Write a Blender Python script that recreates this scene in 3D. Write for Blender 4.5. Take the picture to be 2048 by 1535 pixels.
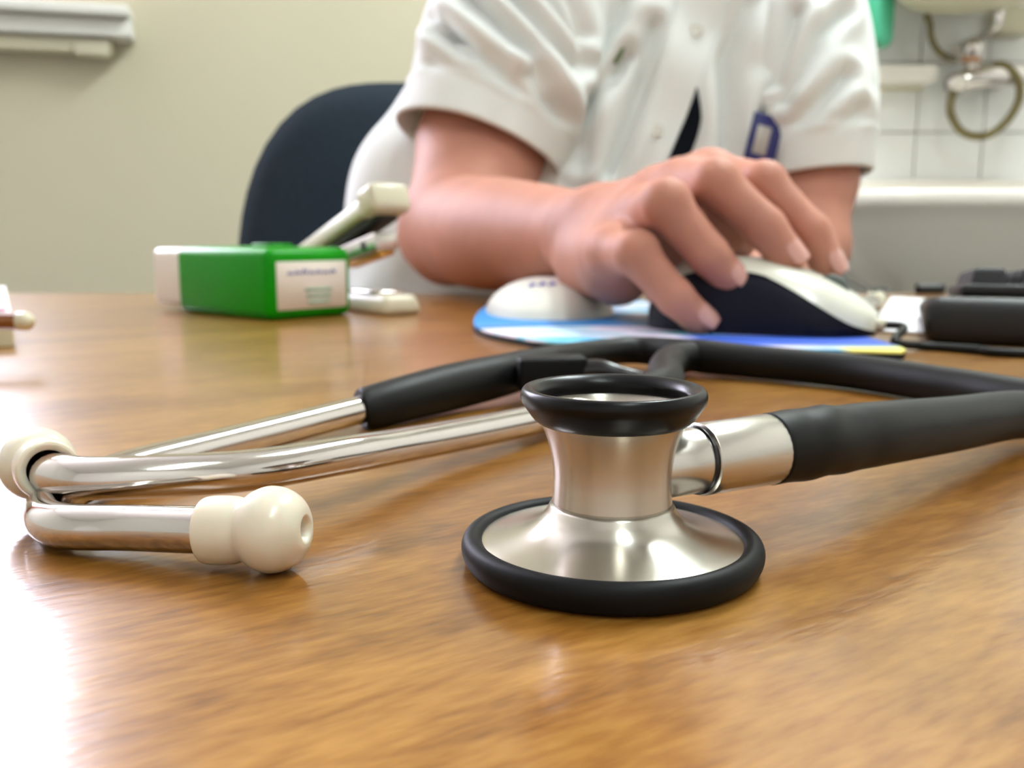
import bpy, bmesh, math, random
import numpy as np
from mathutils import Vector, Matrix
from mathutils.bvhtree import BVHTree

for o in list(bpy.data.objects):
    bpy.data.objects.remove(o, do_unlink=True)
SC = bpy.context.scene
COL = SC.collection
random.seed(4)
RNG = np.random.default_rng(7)
R = math.radians

# ------------------------------------------------------------ camera
ZT = 0.74                       # height of the desk top
CH = 0.051                      # lens height above the desk top
FPX = 1900.0
PITCH = R(9.0)
cam_d = bpy.data.cameras.new('camera')
cam = bpy.data.objects.new('camera', cam_d)
COL.objects.link(cam)
cam.location = (0, 0, ZT + CH)
cam.rotation_euler = (math.pi / 2 - PITCH, 0, 0)
cam_d.sensor_width = 36.0
cam_d.lens = FPX * 36.0 / 2048.0
cam_d.clip_start = 0.005
cam_d.clip_end = 50
cam_d.dof.use_dof = True
cam_d.dof.focus_distance = 0.136
cam_d.dof.aperture_fstop = 28.0
SC.camera = cam

# ------------------------------------------------------------ world, exposure
SC.view_settings.view_transform = 'Standard'
SC.view_settings.look = 'None'
SC.view_settings.exposure = 0.0
SC.view_settings.gamma = 1.0
SC.view_settings.use_curve_mapping = False
SC.cycles.use_denoising = True
SC.cycles.max_bounces = 8
SC.cycles.sample_clamp_indirect = 6.0
SC.cycles.caustics_reflective = False
SC.cycles.caustics_refractive = False
WORLD_STRENGTH = 30.0
LAMP_NEAR = 19.5
LAMP_FAR = 54.0
w = bpy.data.worlds.new('world')
SC.world = w
w.use_nodes = True
bg = w.node_tree.nodes['Background']
bg.inputs[0].default_value = (0.84, 0.83, 1.0, 1)
bg.inputs[1].default_value = WORLD_STRENGTH
# the painted wall runs from LEFTEND to CORNER; its window begins S0..S1 along it, WZ0..WZ1 high, and is sampled as a portal for the sky
WX = -2.10
CORNER = (0.22, 2.34)                       # behind the person
LEFTEND = (WX, 1.73)
WD = np.array([CORNER[0] - LEFTEND[0], CORNER[1] - LEFTEND[1], 0.0])
WD /= np.linalg.norm(WD)
WN = np.array([WD[1], -WD[0], 0.0])         # into the room
YAWW = math.atan2(WD[1], WD[0])
S0, S1, WZ0, WZ1 = 0.10, 1.130, ZT + 0.50, ZT + 1.62
pl = bpy.data.lights.new('window_portal', 'AREA')
pl.shape = 'RECTANGLE'
pl.size = S1 - S0
pl.size_y = WZ1 - WZ0
pl.cycles.is_portal = True
po = bpy.data.objects.new('window_portal', pl)
COL.objects.link(po)
po.location = Vector((LEFTEND[0], LEFTEND[1], (WZ0 + WZ1) / 2)) + Vector(WD * (S0 + S1) / 2) - Vector(WN * .02)
po.rotation_euler = (-math.pi / 2, 0, YAWW)   # faces into the room


# ------------------------------------------------------------ placing helpers
def ray(px, py):
    a = (px - 1024.0) / FPX
    b = -(py - 767.5) / FPX
    c, s = math.cos(PITCH), math.sin(PITCH)
    return np.array([a, c + b * s, -s + b * c])


def at(px, py, y):
    """world point at true distance y in front of the lens"""
    d = ray(px, py)
    return np.array([0, 0, ZT + CH]) + d * (y / d[1])


def tab(px, py, z=0.0):
    """world point at height z above the desk top"""
    d = ray(px, py)
    return np.array([0, 0, ZT + CH]) + d * ((z - CH) / d[2])


ORIG = {}


def mk(name, V, F, mat, parent=None, smooth=True, label=None, kind=None):
    V = np.asarray(V, float)
    o0 = np.array(ORIG.get(parent.name, (0, 0, 0))) if parent else None
    me = bpy.data.meshes.new(name)
    if parent:
        loc = np.zeros(3)
        V = V - o0
    else:
        mn, mx = V.min(0), V.max(0)
        loc = np.array([(mn[0] + mx[0]) / 2, (mn[1] + mx[1]) / 2, mn[2]])
        V = V - loc
    me.from_pydata([tuple(v) for v in V], [], [tuple(int(i) for i in f) for f in F])
    me.validate()
    if smooth:
        me.polygons.foreach_set('use_smooth', [True] * len(me.polygons))
    if mat:
        me.materials.append(mat)
    me.update()
    o = bpy.data.objects.new(name, me)
    COL.objects.link(o)
    o.location = loc
    if parent:
        o.parent = parent
        ORIG[o.name] = tuple(o0)
    else:
        ORIG[o.name] = tuple(loc)
    if label:
        o['label'] = label
    if kind:
        o['kind'] = kind
    return o


def root(name, label, cat, loc, group=None):
    o = bpy.data.objects.new(name, None)
    COL.objects.link(o)
    o.location = tuple(loc)
    o.empty_display_size = 0.02
    ORIG[o.name] = tuple(loc)
    o['label'] = label
    o['category'] = cat
    if group:
        o['group'] = group
    return o


def tag(o, label, cat, group=None):
    o['label'] = label
    o['category'] = cat
    if group:
        o['group'] = group
    return o


def struct(o):
    o['kind'] = 'structure'
    return o


def spline(pts, n=8):
    """Catmull-Rom through points (any dimension)"""
    P = np.asarray(pts, float)
    P = np.vstack([2 * P[0] - P[1], P, 2 * P[-1] - P[-2]])
    out = []
    for i in range(1, len(P) - 2):
        p0, p1, p2, p3 = P[i - 1], P[i], P[i + 1], P[i + 2]
        for k in range(n):
            t = k / n
            out.append(0.5 * ((2 * p1) + (-p0 + p2) * t + (2 * p0 - 5 * p1 + 4 * p2 - p3) * t * t
                              + (-p0 + 3 * p1 - 3 * p2 + p3) * t ** 3))
    out.append(P[-2])
    return np.array(out)


def frames(C, up=(0, 0, 1)):
    T = np.gradient(C, axis=0)
    T /= np.linalg.norm(T, axis=1)[:, None] + 1e-12
    n = np.cross(up, T[0])
    if np.linalg.norm(n) < 1e-4:
        n = np.cross((1, 0, 0), T[0])
    n /= np.linalg.norm(n)
    N, B = [], []
    for t in T:
        n = n - t * np.dot(n, t)
        n /= np.linalg.norm(n)
        N.append(n.copy())
        B.append(np.cross(t, n))
    return T, np.array(N), np.array(B)


def tube(pts, rad, seg=20, n=8, caps=True, flat=1.0, up=(0, 0, 1)):
    """swept tube; rad is one radius or one for each control point; flat squashes along the second axis"""
    pts = np.asarray(pts, float)
    rr = np.full(len(pts), rad) if np.isscalar(rad) else np.asarray(rad, float)
    S = spline(np.hstack([pts, rr[:, None]]), n) if len(pts) > 2 or n > 1 else np.hstack([pts, rr[:, None]])
    C, r = S[:, :3], S[:, 3]
    T, N, B = frames(C, up)
    V, F = [], []
    for i in range(len(C)):
        for k in range(seg):
            a = 2 * math.pi * k / seg
            V.append(C[i] + r[i] * (math.cos(a) * N[i] + flat * math.sin(a) * B[i]))
    for i in range(len(C) - 1):
        for k in range(seg):
            k2 = (k + 1) % seg
            F.append((i * seg + k, i * seg + k2, (i + 1) * seg + k2, (i + 1) * seg + k))
    if caps:
        F.append(tuple(range(seg))[::-1])
        F.append(tuple((len(C) - 1) * seg + k for k in range(seg)))
    return np.array(V), F


def lathe(prof, origin, axis=(0, 0, 1), seg=64, closed=False):
    """prof = [(r, t)] around axis from origin; r = 0 at an end makes a pole ring (tiny)"""
    a = np.array(axis, float)
    a /= np.linalg.norm(a)
    n = np.cross(a, (0, 1, 0))
    if np.linalg.norm(n) < 1e-3:
        n = np.cross(a, (1, 0, 0))
    n /= np.linalg.norm(n)
    b = np.cross(a, n)
    V, F = [], []
    for r, t in prof:
        for k in range(seg):
            q = 2 * math.pi * k / seg
            V.append(np.array(origin) + a * t + max(r, 1e-6) * (math.cos(q) * n + math.sin(q) * b))
    m = len(prof)
    for i in range(m - 1 + (1 if closed else 0)):
        j = (i + 1) % m
        for k in range(seg):
            k2 = (k + 1) % seg
            F.append((i * seg + k, i * seg + k2, j * seg + k2, j * seg + k))
    return np.array(V), F


def smooth_prof(p, n=6):
    return [tuple(x) for x in spline(p, n)]


def bm_out(bm):
    bm.verts.ensure_lookup_table()
    V = np.array([v.co[:] for v in bm.verts])
    F = [[v.index for v in f.verts] for f in bm.faces]
    bm.free()
    return V, F


def rbox(size, bev=0.002, seg=3, M=None, taper=None):
    """bevelled box, centred in x and y, standing on z = 0; taper scales the top"""
    bm = bmesh.new()
    bmesh.ops.create_cube(bm, size=1)
    for v in bm.verts:
        v.co = Vector((v.co.x * size[0], v.co.y * size[1], (v.co.z + .5) * size[2]))
        if taper and v.co.z > size[2] * .5:
            v.co.x *= taper[0]
            v.co.y *= taper[1]
    if bev > 0:
        bmesh.ops.bevel(bm, geom=bm.edges[:], offset=bev, segments=seg, profile=.5, affect='EDGES')
    bm.verts.index_update()
    V, F = bm_out(bm)
    if M is not None:
        V = xf(V, M)
    return V, F


def xf(V, M):
    A = np.array(M)
    return V @ A[:3, :3].T + A[:3, 3]


def pose(loc, rz=0, rx=0, ry=0):
    return Matrix.Translation(Vector(loc)) @ Matrix.Rotation(rz, 4, 'Z') @ Matrix.Rotation(ry, 4, 'Y') @ Matrix.Rotation(rx, 4, 'X')


def join(*parts):
    V, F, n = [], [], 0
    for v, f in parts:
        V.append(v)
        F += [tuple(i + n for i in q) for q in f]
        n += len(v)
    return np.vstack(V), F


def grid_faces(nu, nv, wrap=False):
    F = []
    for i in range(nu - 1):
        for j in range(nv if wrap else nv - 1):
            j2 = (j + 1) % nv
            F.append((i * nv + j, i * nv + j2, (i + 1) * nv + j2, (i + 1) * nv + j))
    return F


def solid_poly(poly, z0, z1):
    """prism over a list of (x, y)"""
    n = len(poly)
    V = [(x, y, z0) for x, y in poly] + [(x, y, z1) for x, y in poly]
    F = [tuple(range(n))[::-1], tuple(range(n, 2 * n))]
    F += [(i, (i + 1) % n, n + (i + 1) % n, n + i) for i in range(n)]
    return np.array(V), F


def round_rect(w, d, r, n=6):
    out = []
    for cx, cy, a0 in ((w / 2 - r, d / 2 - r, 0), (-w / 2 + r, d / 2 - r, 90), (-w / 2 + r, -d / 2 + r, 180), (w / 2 - r, -d / 2 + r, 270)):
        for k in range(n + 1):
            a = R(a0 + 90 * k / n)
            out.append((cx + r * math.cos(a), cy + r * math.sin(a)))
    return out


# ------------------------------------------------------------ signed-distance modelling (bodies)
class Field:
    def __init__(self, X, Y, Z):
        self.X, self.Y, self.Z = X.astype(np.float32), Y.astype(np.float32), Z.astype(np.float32)
        self.F = np.full((len(X), len(Y), len(Z)), 0.06, np.float32)

    def sub(self, lo, hi):
        sl = []
        for A, l, h in zip((self.X, self.Y, self.Z), lo, hi):
            i0 = max(0, int(np.searchsorted(A, l)) - 1)
            i1 = min(len(A), int(np.searchsorted(A, h)) + 1)
            sl.append(slice(i0, i1))
        return tuple(sl)

    def cone(self, a, b, ra, rb, k=0.006, sq=None, cut=False):
        """round cone from a to b, smoothly united; sq = (unit axis, factor) squashes; cut carves"""
        a, b = np.asarray(a, float), np.asarray(b, float)
        m = max(ra, rb) + 2 * k + 0.012
        sl = self.sub(np.minimum(a, b) - m, np.maximum(a, b) + m)
        x, y, z = self.X[sl[0]], self.Y[sl[1]], self.Z[sl[2]]
        if not (len(x) and len(y) and len(z)):
            return
        px = (x - a[0])[:, None, None]
        py = (y - a[1])[None, :, None]
        pz = (z - a[2])[None, None, :]
        ba = (b - a)
        L = float(ba @ ba) + 1e-12
        t = np.clip((px * ba[0] + py * ba[1] + pz * ba[2]) / L, 0, 1).astype(np.float32)
        dx, dy, dz = px - t * ba[0], py - t * ba[1], pz - t * ba[2]
        if sq:
            n, f = np.asarray(sq[0], float), sq[1]
            n = n / np.linalg.norm(n)
            dn = (dx * n[0] + dy * n[1] + dz * n[2]) * (f - 1)
            dx, dy, dz = dx + n[0] * dn, dy + n[1] * dn, dz + n[2] * dn
        d = np.sqrt(dx * dx + dy * dy + dz * dz) - (ra + t * (rb - ra))
        G = self.F[sl]
        if cut:
            h = np.maximum(k - np.abs(G + d), 0) / k
            self.F[sl] = np.maximum(G, -d) + h * h * k * .25
        else:
            h = np.maximum(k - np.abs(G - d), 0) / k
            self.F[sl] = np.minimum(G, d) - h * h * k * .25

    def chain(self, pts, radii, k=0.006, sq=None):
        for i in range(len(pts) - 1):
            self.cone(pts[i], pts[i + 1], radii[i], radii[i + 1], k, sq)

    def mesh(self, smooth=2):
        F, X, Y, Z = self.F, self.X, self.Y, self.Z
        S = F < 0
        c = np.zeros(tuple(n - 1 for n in F.shape), np.uint8)
        cor = [(i, j, k) for i in (0, 1) for j in (0, 1) for k in (0, 1)]
        nx, ny, nz = c.shape
        for i, j, k in cor:
            c += S[i:i + nx, j:j + ny, k:k + nz]
        act = (c > 0) & (c < 8)
        ii = np.argwhere(act)
        idx = np.full(act.shape, -1, np.int32)
        idx[act] = np.arange(len(ii))
        acc = np.zeros((len(ii), 3))
        cnt = np.zeros(len(ii))
        AX = (X.astype(float), Y.astype(float), Z.astype(float))
        for a in cor:
            for ax in range(3):
                if a[ax]:
                    continue
                b = list(a)
                b[ax] = 1
                qa, qb = ii + np.array(a), ii + np.array(b)
                fa, fb = F[tuple(qa.T)], F[tuple(qb.T)]
                m = (fa < 0) != (fb < 0)
                t = np.where(m, fa / (fa - fb + 1e-20), 0)
                pa = np.stack([AX[q][qa[:, q]] for q in range(3)], 1)
                pb = np.stack([AX[q][qb[:, q]] for q in range(3)], 1)
                acc += np.where(m[:, None], pa + t[:, None] * (pb - pa), 0)
                cnt += m
        V = acc / np.maximum(cnt, 1)[:, None]
        Q = []
        for ax in range(3):
            s0 = [slice(None)] * 3
            s1 = [slice(None)] * 3
            s0[ax], s1[ax] = slice(0, -1), slice(1, None)
            A, B = S[tuple(s0)], S[tuple(s1)]
            e = np.argwhere(A != B)
            u, v = (ax + 1) % 3, (ax + 2) % 3
            ok = (e[:, u] > 0) & (e[:, v] > 0) & (e[:, u] < F.shape[u] - 1) & (e[:, v] < F.shape[v] - 1)
            e = e[ok]
            ins = A[tuple(e.T)]
            q = []
            for du, dv in ((-1, -1), (0, -1), (0, 0), (-1, 0)):
                g = e.copy()
                g[:, u] += du
                g[:, v] += dv
                q.append(idx[tuple(g.T)])
            q = np.stack(q, 1)
            q[~ins] = q[~ins][:, ::-1]
            Q.append(q)
        Q = np.vstack(Q)
        for _ in range(smooth):
            acc = np.zeros_like(V)
            n = np.zeros(len(V))
            for a, b in ((0, 1), (1, 2), (2, 3), (3, 0)):
                np.add.at(acc, Q[:, a], V[Q[:, b]])
                np.add.at(acc, Q[:, b], V[Q[:, a]])
                np.add.at(n, Q[:, a], 1)
                np.add.at(n, Q[:, b], 1)
            V = V * .45 + .55 * acc / np.maximum(n, 1)[:, None]
        return V, Q


# ------------------------------------------------------------ materials
def lin(c):
    return tuple(((x / 255) / 12.92 if x / 255 <= .04045 else ((x / 255 + .055) / 1.055) ** 2.4) for x in c)


def mat(name, rgb, rough=.5, metal=0., spec=.5, coat=0., sss=0., noise=None, bump=None, aniso=0., coat_rough=.08, sheen=0.):
    """noise = (scale, amount): mottled colour; bump = (scale, strength, distance)"""
    m = bpy.data.materials.new(name)
    m.use_nodes = True
    nt = m.node_tree
    b = nt.nodes['Principled BSDF']
    c = lin(rgb)
    b.inputs['Base Color'].default_value = (*c, 1)
    b.inputs['Roughness'].default_value = rough
    b.inputs['Metallic'].default_value = metal
    b.inputs['Specular IOR Level'].default_value = spec
    b.inputs['Coat Weight'].default_value = coat
    b.inputs['Coat Roughness'].default_value = coat_rough
    b.inputs['Sheen Weight'].default_value = sheen
    if sss:
        b.inputs['Subsurface Weight'].default_value = sss
        b.inputs['Subsurface Radius'].default_value = (1.0, .45, .25)
        b.inputs['Subsurface Scale'].default_value = .004
    tc = nt.nodes.new('ShaderNodeTexCoord')
    if noise:
        n = nt.nodes.new('ShaderNodeTexNoise')
        n.inputs['Scale'].default_value = noise[0]
        n.inputs['Detail'].default_value = 4
        nt.links.new(tc.outputs['Object'], n.inputs['Vector'])
        rp = nt.nodes.new('ShaderNodeValToRGB')
        k = noise[1]
        rp.color_ramp.elements[0].position = .3
        rp.color_ramp.elements[1].position = .7
        rp.color_ramp.elements[0].color = (*[x * (1 - k) for x in c], 1)
        rp.color_ramp.elements[1].color = (*[min(1, x * (1 + k)) for x in c], 1)
        nt.links.new(n.outputs['Fac'], rp.inputs['Fac'])
        nt.links.new(rp.outputs['Color'], b.inputs['Base Color'])
    if bump:
        n = nt.nodes.new('ShaderNodeTexNoise')
        n.inputs['Scale'].default_value = bump[0]
        n.inputs['Detail'].default_value = 3
        nt.links.new(tc.outputs['Object'], n.inputs['Vector'])
        bp = nt.nodes.new('ShaderNodeBump')
        bp.inputs['Strength'].default_value = bump[1]
        bp.inputs['Distance'].default_value = bump[2]
        nt.links.new(n.outputs['Fac'], bp.inputs['Height'])
        nt.links.new(bp.outputs['Normal'], b.inputs['Normal'])
    if aniso:
        b.inputs['Anisotropic'].default_value = aniso
        tg = nt.nodes.new('ShaderNodeTangent')
        tg.direction_type = 'RADIAL'
        tg.axis = 'Z'
        nt.links.new(tg.outputs['Tangent'], b.inputs['Tangent'])
        b.inputs['Anisotropic Rotation'].default_value = .25
    return m


def wood_mat():
    m = bpy.data.materials.new('honey_wood')
    m.use_nodes = True
    nt = m.node_tree
    L = nt.links.new
    b = nt.nodes['Principled BSDF']
    tc = nt.nodes.new('ShaderNodeTexCoord')
    mp = nt.nodes.new('ShaderNodeMapping')
    mp.inputs['Rotation'].default_value = (0, 0, R(-34))
    L(tc.outputs['Object'], mp.inputs['Vector'])
    def noise(scale, sx, sy, detail, dist=0.):
        m2 = nt.nodes.new('ShaderNodeMapping')
        m2.inputs['Scale'].default_value = (sx, sy, 1)
        L(mp.outputs['Vector'], m2.inputs['Vector'])
        n = nt.nodes.new('ShaderNodeTexNoise')
        n.inputs['Scale'].default_value = scale
        n.inputs['Detail'].default_value = detail
        n.inputs['Distortion'].default_value = dist
        L(m2.outputs['Vector'], n.inputs['Vector'])
        return n
    broad = noise(14, .35, 1.6, 3, .6)
    fine = noise(120, .30, 1.3, 4, .4)
    speck = noise(520, .30, 1.3, 2)
    def mix(a, fa, c, fc):
        x = nt.nodes.new('ShaderNodeMath')
        x.operation = 'MULTIPLY'
        x.inputs[1].default_value = fa
        L(a, x.inputs[0])
        y = nt.nodes.new('ShaderNodeMath')
        y.operation = 'MULTIPLY_ADD'
        y.inputs[1].default_value = fc
        L(c, y.inputs[0])
        L(x.outputs[0], y.inputs[2])
        return y.outputs[0]
    s = mix(broad.outputs['Fac'], .42, fine.outputs['Fac'], .34)
    y = nt.nodes.new('ShaderNodeMath')
    y.operation = 'MULTIPLY_ADD'
    y.inputs[1].default_value = .32
    L(speck.outputs['Fac'], y.inputs[0])
    L(s, y.inputs[2])
    rp = nt.nodes.new('ShaderNodeValToRGB')
    e = rp.color_ramp.elements
    e[0].position = .34
    e[0].color = (*lin((92, 54, 15)), 1)
    e[1].position = .66
    e[1].color = (*lin((160, 114, 53)), 1)
    mid = e.new(.5)
    mid.color = (*lin((131, 85, 31)), 1)
    L(y.outputs[0], rp.inputs['Fac'])
    L(rp.outputs['Color'], b.inputs['Base Color'])
    b.inputs['Roughness'].default_value = .30
    b.inputs['Specular IOR Level'].default_value = .25
    b.inputs['Coat Weight'].default_value = .55
    b.inputs['Coat Roughness'].default_value = .15
    bp = nt.nodes.new('ShaderNodeBump')
    bp.inputs['Strength'].default_value = .25
    bp.inputs['Distance'].default_value = .00025
    L(speck.outputs['Fac'], bp.inputs['Height'])
    L(bp.outputs['Normal'], b.inputs['Normal'])
    L(bp.outputs['Normal'], b.inputs['Coat Normal'])
    return m


M = dict(
    wood=wood_mat(),
    steel=mat('brushed_steel', (202, 196, 186), .27, 1., aniso=.75),
    steel_plain=mat('satin_steel', (205, 200, 192), .27, 1., bump=(400, .05, .0002)),
    chrome=mat('chrome', (214, 208, 203), .10, 1.),
    rubber=mat('black_rubber', (8, 8, 8), .55, spec=.18, bump=(900, .08, .0002)),
    rubber_soft=mat('black_tubing', (10, 10, 9), .5, spec=.22, noise=(60, .25)),
    bell_rubber=mat('bell_rim_rubber', (7, 6, 8), .3, spec=.22),
    gloss_black=mat('glossy_black', (22, 18, 22), .2),
    tip=mat('ivory_silicone', (218, 211, 192), .28, sss=.35, coat=.3),
    skin=mat('skin', (182, 126, 106), .58, spec=.3, sss=.22, noise=(30, .08), bump=(260, .15, .0005)),
    nail=mat('nail', (204, 150, 138), .22, coat=.4),
    coat=mat('white_cotton', (228, 231, 227), .85, spec=.2, bump=(700, .15, .0004), sheen=.1),
    navy=mat('navy_plastic', (20, 22, 92), .35),
    dark=mat('dark_cloth', (14, 17, 24), .9, spec=.1),
    button=mat('pearl_button', (214, 212, 200), .25),
    chair=mat('charcoal_fabric', (38, 47, 56), .9, spec=.2, noise=(300, .2), bump=(900, .3, .0006)),
    chair_base=mat('black_plastic', (20, 20, 21), .45),
    wall=mat('cream_paint', (199, 191, 166), .8, spec=.2, noise=(3, .02), bump=(90, .08, .001)),
    white_paint=mat('white_paint', (226, 224, 216), .7, spec=.2),
    tile=mat('white_tile', (236, 236, 231), .18, noise=(8, .015)),
    grout=mat('grout', (186, 182, 172), .9),
    ceramic=mat('white_ceramic', (228, 222, 210), .12),
    enamel=mat('cream_enamel', (206, 199, 172), .35),
    floor=mat('floor_vinyl', (120, 118, 114), .5, noise=(20, .1)),
    green=mat('green_plastic', (8, 138, 4), .35, spec=.15),
    teal=mat('green_bottle', (66, 168, 130), .3),
    white_plastic=mat('white_plastic', (226, 222, 212), .3),
    ivory=mat('ivory_plastic', (204, 198, 172), .32),
    black=mat('black_keyboard', (15, 15, 17), .5),
    key=mat('black_keycap', (26, 27, 30), .55),
    brass=mat('brass', (190, 140, 70), .3, 1.),
    hose=mat('bronze_hose', (108, 98, 66), .32, .8),
    amber=mat('amber_plastic', (170, 120, 84), .35),
    paper=mat('paper', (232, 232, 232), .9, spec=.1),
    cardboard=mat('paper_block', (196, 188, 160), .9, spec=.1),
    pink=mat('pink_print', (222, 120, 150), .8),
    pencil=mat('brown_lacquer', (120, 72, 30), .3),
    black_foam=mat('black_foam', (16, 16, 17), .9),
    blue_ink=mat('blue_ink', (66, 72, 160), .7),
    green_ink=mat('green_ink', (150, 180, 158), .7),
    label=mat('label_paper', (226, 216, 204), .7),
    navy_dark=mat('midnight_plastic', (4, 5, 24), .4, spec=.2),
    wheel=mat('grey_rubber', (70, 78, 72), .6),
    rest_white=mat('rest_white', (212, 210, 198), .5),
    mouse_white=mat('mouse_white', (222, 222, 206), .25, coat=.2),
    bounce_curtain=mat('rust_bounce_cloth', (176, 84, 36), .9),
    trousers=mat('dark_trousers', (40, 42, 52), .9),
    hair=mat('dark_hair', (46, 34, 26), .6),
)


def glass_mat():
    m = bpy.data.materials.new('clear_glass')
    m.use_nodes = True
    nt = m.node_tree
    nt.nodes.remove(nt.nodes['Principled BSDF'])
    t = nt.nodes.new('ShaderNodeBsdfTransparent')
    g = nt.nodes.new('ShaderNodeBsdfGlossy')
    g.inputs['Roughness'].default_value = .02
    mx = nt.nodes.new('ShaderNodeMixShader')
    mx.inputs[0].default_value = .06
    nt.links.new(t.outputs[0], mx.inputs[1])
    nt.links.new(g.outputs[0], mx.inputs[2])
    nt.links.new(mx.outputs[0], nt.nodes['Material Output'].inputs[0])
    return m


def emit_mat(name, rgb, s):
    m = bpy.data.materials.new(name)
    m.use_nodes = True
    b = m.node_tree.nodes['Principled BSDF']
    b.inputs['Emission Color'].default_value = (*rgb, 1)
    b.inputs['Emission Strength'].default_value = s
    return m


M['glass'] = glass_mat()

# ------------------------------------------------------------ the room
CEIL = 2.6
XR, YF = 1.9, -1.9
def slab(poly, z0, z1, name, m):
    V, F = solid_poly(poly, z0, z1)
    return struct(mk(name, V, F, m, smooth=False))


slab([(WX, YF), (XR, YF), (XR, 2.16), (CORNER[0], 2.16), CORNER, LEFTEND], -.06, 0, 'floor', M['floor'])
slab([(WX, YF), (XR, YF), (XR, 2.16), (CORNER[0], 2.16), CORNER, LEFTEND], CEIL, CEIL + .06, 'ceiling', M['white_paint'])
def wall_box(s0, s1, o0, o1, z0, z1):
    """block along the painted wall: s along it, o out from its face into the room"""
    b = np.array([LEFTEND[0], LEFTEND[1], 0])
    pts = [b + WD * s0 + WN * o1, b + WD * s1 + WN * o1, b + WD * s1 + WN * o0, b + WD * s0 + WN * o0]
    return solid_poly([(p[0], p[1]) for p in pts], z0, z1)


WLEN = math.hypot(CORNER[0] - LEFTEND[0], CORNER[1] - LEFTEND[1])
struct(mk('wall_back_left', *join(wall_box(0, S0, -.1, 0, 0, CEIL), wall_box(S1, WLEN, -.1, 0, 0, CEIL), wall_box(S0, S1, -.1, 0, 0, WZ0), wall_box(S0, S1, -.1, 0, WZ1, CEIL)), M['wall'], smooth=False))
wall_tiles = slab([(CORNER[0], 2.16), (XR, 2.16), (XR, 2.44), (CORNER[0], 2.44)], 0, CEIL, 'wall_back', M['grout'])
slab([(XR, YF), (XR + .1, YF), (XR + .1, 2.16), (XR, 2.16)], 0, CEIL, 'wall_right', M['white_paint'])
slab([(WX, YF - .1), (XR, YF - .1), (XR, YF), (WX, YF)], 0, CEIL, 'wall_front', M['white_paint'])
slab([(WX - .1, YF), (WX, YF), (WX, LEFTEND[1]), (WX - .1, LEFTEND[1])], 0, CEIL, 'wall_left', M['white_paint'])
# window_1 with its double sill
win = bpy.data.objects.new('window_1', None)
COL.objects.link(win)
win.location = tuple(np.array([LEFTEND[0], LEFTEND[1], WZ0]) + WD * (S0 + S1) / 2)
ORIG[win.name] = tuple(win.location)
win['kind'] = 'structure'
SM = (S0 + S1) / 2
for a0, a1, z0, z1 in ((S0, S0 + .04, WZ0, WZ1), (S1 - .04, S1, WZ0, WZ1), (SM - .02, SM + .02, WZ0, WZ1), (S0, S1, WZ0, WZ0 + .04), (S0, S1, WZ1 - .04, WZ1)):
    mk('window_frame', *wall_box(a0, a1, -.06, -.02, z0, z1), M['white_paint'], win, smooth=False)
for a0, a1 in ((S0 + .04, SM - .02), (SM + .02, S1 - .04)):
    mk('pane', *wall_box(a0, a1, -.044, -.040, WZ0 + .04, WZ1 - .04), M['glass'], win, smooth=False)
def sill(name, a0, a1, o0, o1, z0, z1, m):
    c = np.array([LEFTEND[0], LEFTEND[1], 0]) + WD * (a0 + a1) / 2 + WN * (o0 + o1) / 2
    mk(name, *rbox((a1 - a0, o1 - o0, z1 - z0), .004, 3, pose((c[0], c[1], z0), YAWW)), m, win)
sill('window_sill', S0 - .05, S1 + .227, -.02, .10, WZ0 - .022, WZ0 - .001, M['white_paint'])
sill('sill_apron', S0 - .04, S1 + .227, 0, .075, WZ0 - .058, WZ0 - .024, M['white_paint'])
sill('blind_channel', S0 - .04, S1 + .185, 0, .055, WZ0 - .088, WZ0 - .060, M['enamel'])
sill('channel_end', S1 + .115, S1 + .181, 0, .060, WZ0 - .094, WZ0 - .062, M['ivory'])

# tiles on the sink wall: each one a part of the wall
TS = .148
bmV, bmF = rbox((TS - .003, .009, TS - .003), .0016, 2)
tile_me = bpy.data.meshes.new('tile')
tile_me.from_pydata([tuple(v) for v in bmV], [], [tuple(f) for f in bmF])
tile_me.materials.append(M['tile'])
o0 = np.array(ORIG[wall_tiles.name])
for i in range(8):
    for j in range(9):
        t = bpy.data.objects.new('tile', tile_me)
        COL.objects.link(t)
        t.parent = wall_tiles
        t.location = Vector((CORNER[0] + .30 + TS * i, 2.16 - .003, .42 + TS * j)) - Vector(o0)
        t.rotation_euler = (RNG.normal(0, .003), 0, RNG.normal(0, .004))

# ceiling lamps
def ceiling_lamp(x, y, label, power):
    t = root('ceiling_lamp', label, 'lamp', (x, y, CEIL - .07), 'fluorescent ceiling lamps')
    mk('housing', *rbox((.30, 1.25, .05), .008, 2, pose((x, y, CEIL - .05))), M['white_paint'], t)
    mk('diffuser', *rbox((.26, 1.20, .03), .012, 3, pose((x, y, CEIL - .08))), emit_mat('lamp_diffuser', (.90, 1.0, 1.0), power), t)


ceiling_lamp(.42, -.75, 'long fluorescent ceiling lamp over the near side of the desk', LAMP_NEAR)
ceiling_lamp(.75, 1.25, 'long fluorescent ceiling lamp in front of the washbasin', LAMP_FAR)

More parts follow.
